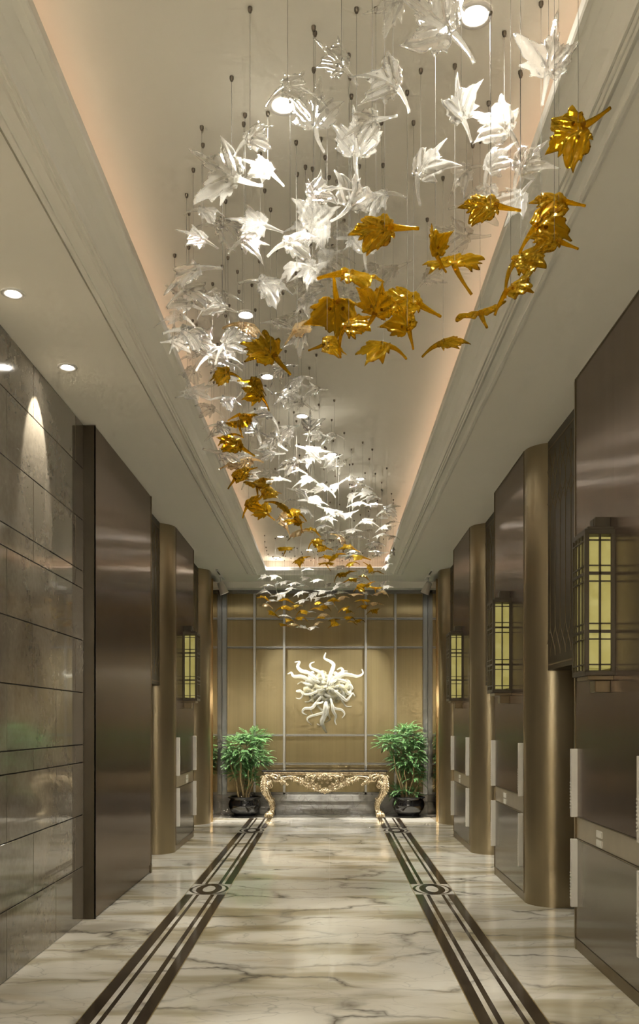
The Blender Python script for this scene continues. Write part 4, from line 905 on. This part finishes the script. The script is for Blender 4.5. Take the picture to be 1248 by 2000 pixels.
# ------------------------------------------------------------------ potted plants
def plant(u, yy, seed, shape, label):
    r = random.Random(seed)
    d = yy; x = CX + (u-VX)*d/F
    t_ = empty('potted_plant', (x, d, 0)); tag(t_, label, 'plant', 'potted plants either side of the console')
    m = MB(); m.lathe([(.001, .0), (.20, .0), (.215, .012), (.215, .025), (.18, .03), (.001, .03)], n=40); m.build('saucer', M['black'], t_)
    m = MB(); m.lathe([(.001, .028), (.165, .028), (.185, .04), (.235, .10), (.272, .17), (.278, .22), (.262, .275), (.245, .30), (.262, .318), (.285, .328), (.288, .342), (.272, .348), (.250, .340), (.236, .31), (.001, .308)], n=48); m.build('pot', M['black'], t_)
    m = MB(); m.lathe([(.238, .309), (.12, .322), (.001, .326)], n=32); m.build('soil', M['soil'], t_)
    tips = []
    for k in range(11):
        a = r.uniform(0, 2*PI); R0 = r.uniform(.02, .14); b = r.uniform(0, 2*PI)
        h_ = r.uniform(.75, 1.12); p0 = Vector((R0*math.cos(a), R0*math.sin(a), .31))
        ln = Vector((.16*math.cos(a)+.05*math.cos(b), .12*math.sin(a), h_-.30))
        pts = [p0 + ln*q + Vector((.012*math.sin(q*9+k), .012*math.cos(q*7+k), 0)) for q in [i/8 for i in range(9)]]
        s_ = MB(); s_.tube(pts, [.017-.008*i/8 for i in range(9)], 7)
        for j in range(1, 7): s_.ball(pts[j], .019-.008*j/8, 8, sz=.35)
        s_.build('stem', M['stem'], t_); tips += pts[4:]
    fo = MB()
    def leaflet(o, dr, ln, wd, up_):
        dr = dr.normalized(); sd = dr.cross(up_)
        tp_ = o + dr*ln; wx_ = tp_.x + x; wy_ = tp_.y + d
        if abs(wx_) > 1.77 or wy_ > BW-.07: return
        if abs(wx_) < 1.09 and wy_ > 14.58 and tp_.z < .84: return
        
        if sd.length < 1e-4: return
        sd.normalize(); nn = sd.cross(dr)
        pts = [o, o + dr*ln*.35 + sd*wd - nn*ln*.02, o + dr*ln*.7 + sd*wd*.6 - nn*ln*.10, o + dr*ln - nn*ln*.22, o + dr*ln*.7 - sd*wd*.6 - nn*ln*.10, o + dr*ln*.35 - sd*wd - nn*ln*.02, o + dr*ln*.5 + nn*ln*.05]
        fo.add(pts, [(0,1,6),(1,2,6),(2,3,6),(3,4,6),(4,5,6),(5,0,6)], 0, False)
    def spray(o, dr, L0, r):
        dr = dr.normalized(); n = 6
        pts = [o + dr*L0*i/n + Vector((0,0,-.30*L0*(i/n)**2)) for i in range(n+1)]
        fo.tube(pts, [.0035]*(n+1), 4, cap=False)
        side = dr.cross(Vector((0,0,1))); side = side.normalized() if side.length > .01 else Vector((1,0,0))
        for i in range(1, n+1):
            q = i/n
            for sg in (-1, 1):
                dd = (dr*.55 + side*sg*.9*(1.1-.4*q) + Vector((0,0,-.25)) + Vector((r.uniform(-.2,.2), r.uniform(-.2,.2), r.uniform(-.2,.2))))
                c = pts[i]; l = L0*.55*(1.05-.45*q)
                leaflet(c, dd, l*.62, l*.075, Vector((0,0,1)))
                for sg2 in (-1, 1):
                    d2 = dd.normalized() + dd.cross(Vector((0,0,1))).normalized()*sg2*.9
                    leaflet(c + dd.normalized()*l*.25, d2, l*.42, l*.055, Vector((0,0,1)))
        leaflet(pts[-1], pts[-1]-pts[-2], L0*.4, L0*.06, Vector((0,0,1)))
    for (cx, cz, rx, rz, n) in shape:
        for k in range(int(n*1.9)):
            a = r.uniform(0, 2*PI); e = math.asin(r.uniform(-.75, 1)); q = r.uniform(.35, 1)**.6
            p = Vector((cx + rx*q*math.cos(a)*math.cos(e), rx*.75*q*math.sin(a)*math.cos(e), cz + rz*q*math.sin(e)))
            dr = Vector((math.cos(a)*math.cos(e), math.sin(a)*math.cos(e), .25 + .5*math.sin(e))) + Vector((r.uniform(-.4,.4), r.uniform(-.4,.4), r.uniform(-.3,.3)))
            p.x = max(-1.62-x, min(1.62-x, p.x)); p.y = min(.20, p.y); spray(p, dr, r.uniform(.10, .16), r)
    # a few twigs join crown lobes to stems
    for (cx, cz, rx, rz, n) in shape:
        for k in range(4):
            tp = tips[r.randrange(len(tips))]; fo.tube(cat([tp, Vector((cx*.6+tp.x*.4, tp.y*.5, (tp.z+cz)/2)), Vector((cx + r.uniform(-.5,.5)*rx, r.uniform(-.4,.4)*rx, cz))], 4), .005, 5)
    fo.build('foliage', M['leaf_green'], t_)
plant(478, 14.86, 3, [(-.02, 1.12, .36, .24, 120), (-.16, .95, .26, .20, 60), (.22, 1.00, .20, .16, 40), (.12, 1.36, .17, .11, 34), (-.28, 1.02, .14, .12, 22), (.14, .60, .10, .12, 10), (.30, 1.34, .09, .05, 8), (-.05, .75, .25, .10, 24)], 'potted leafy plant in a black pot at the left of the gilded console')
plant(797.5, 14.86, 9, [(-.05, 1.32, .26, .20, 84), (-.34, 1.24, .16, .12, 30), (.22, 1.10, .20, .22, 56), (-.02, 1.00, .24, .24, 70), (.10, .72, .20, .18, 36), (-.16, .42, .12, .09, 20), (.10, .42, .10, .07, 10), (.02, 1.52, .12, .06, 12)], 'potted leafy plant in a black pot at the right of the gilded console')

# ------------------------------------------------------------------ camera, world, view
cam = bpy.data.cameras.new('camera'); co = bpy.data.objects.new('camera', cam); C.objects.link(co)
co.location = (CX, 0, CZ); co.rotation_euler = (PI/2, 0, 0)
cam.sensor_fit = 'HORIZONTAL'; cam.sensor_width = 36; cam.lens = 36*F/1248
cam.shift_x = -(VX-624)/1248; cam.shift_y = (VY-1000)/1248; cam.clip_start = .05
sc_ = bpy.context.scene; sc_.camera = co
w_ = bpy.data.worlds.new('world'); sc_.world = w_; w_.use_nodes = True; w_.node_tree.nodes['Background'].inputs[0].default_value = (.02, .018, .014, 1)
vs_ = sc_.view_settings; vs_.view_transform = 'Standard'; vs_.look = 'None'; vs_.gamma = 1; vs_.use_curve_mapping = False; vs_.exposure = 2.2
cy = sc_.cycles; cy.use_denoising = True; cy.max_bounces = 8; cy.transparent_max_bounces = 12; cy.transmission_bounces = 6; cy.diffuse_bounces = 4; cy.glossy_bounces = 4; cy.use_adaptive_sampling = True; cy.adaptive_threshold = .08; cy.adaptive_min_samples = 12; cy.use_light_tree = True; cy.sample_clamp_indirect = 6; cy.caustics_reflective = False; cy.caustics_refractive = False
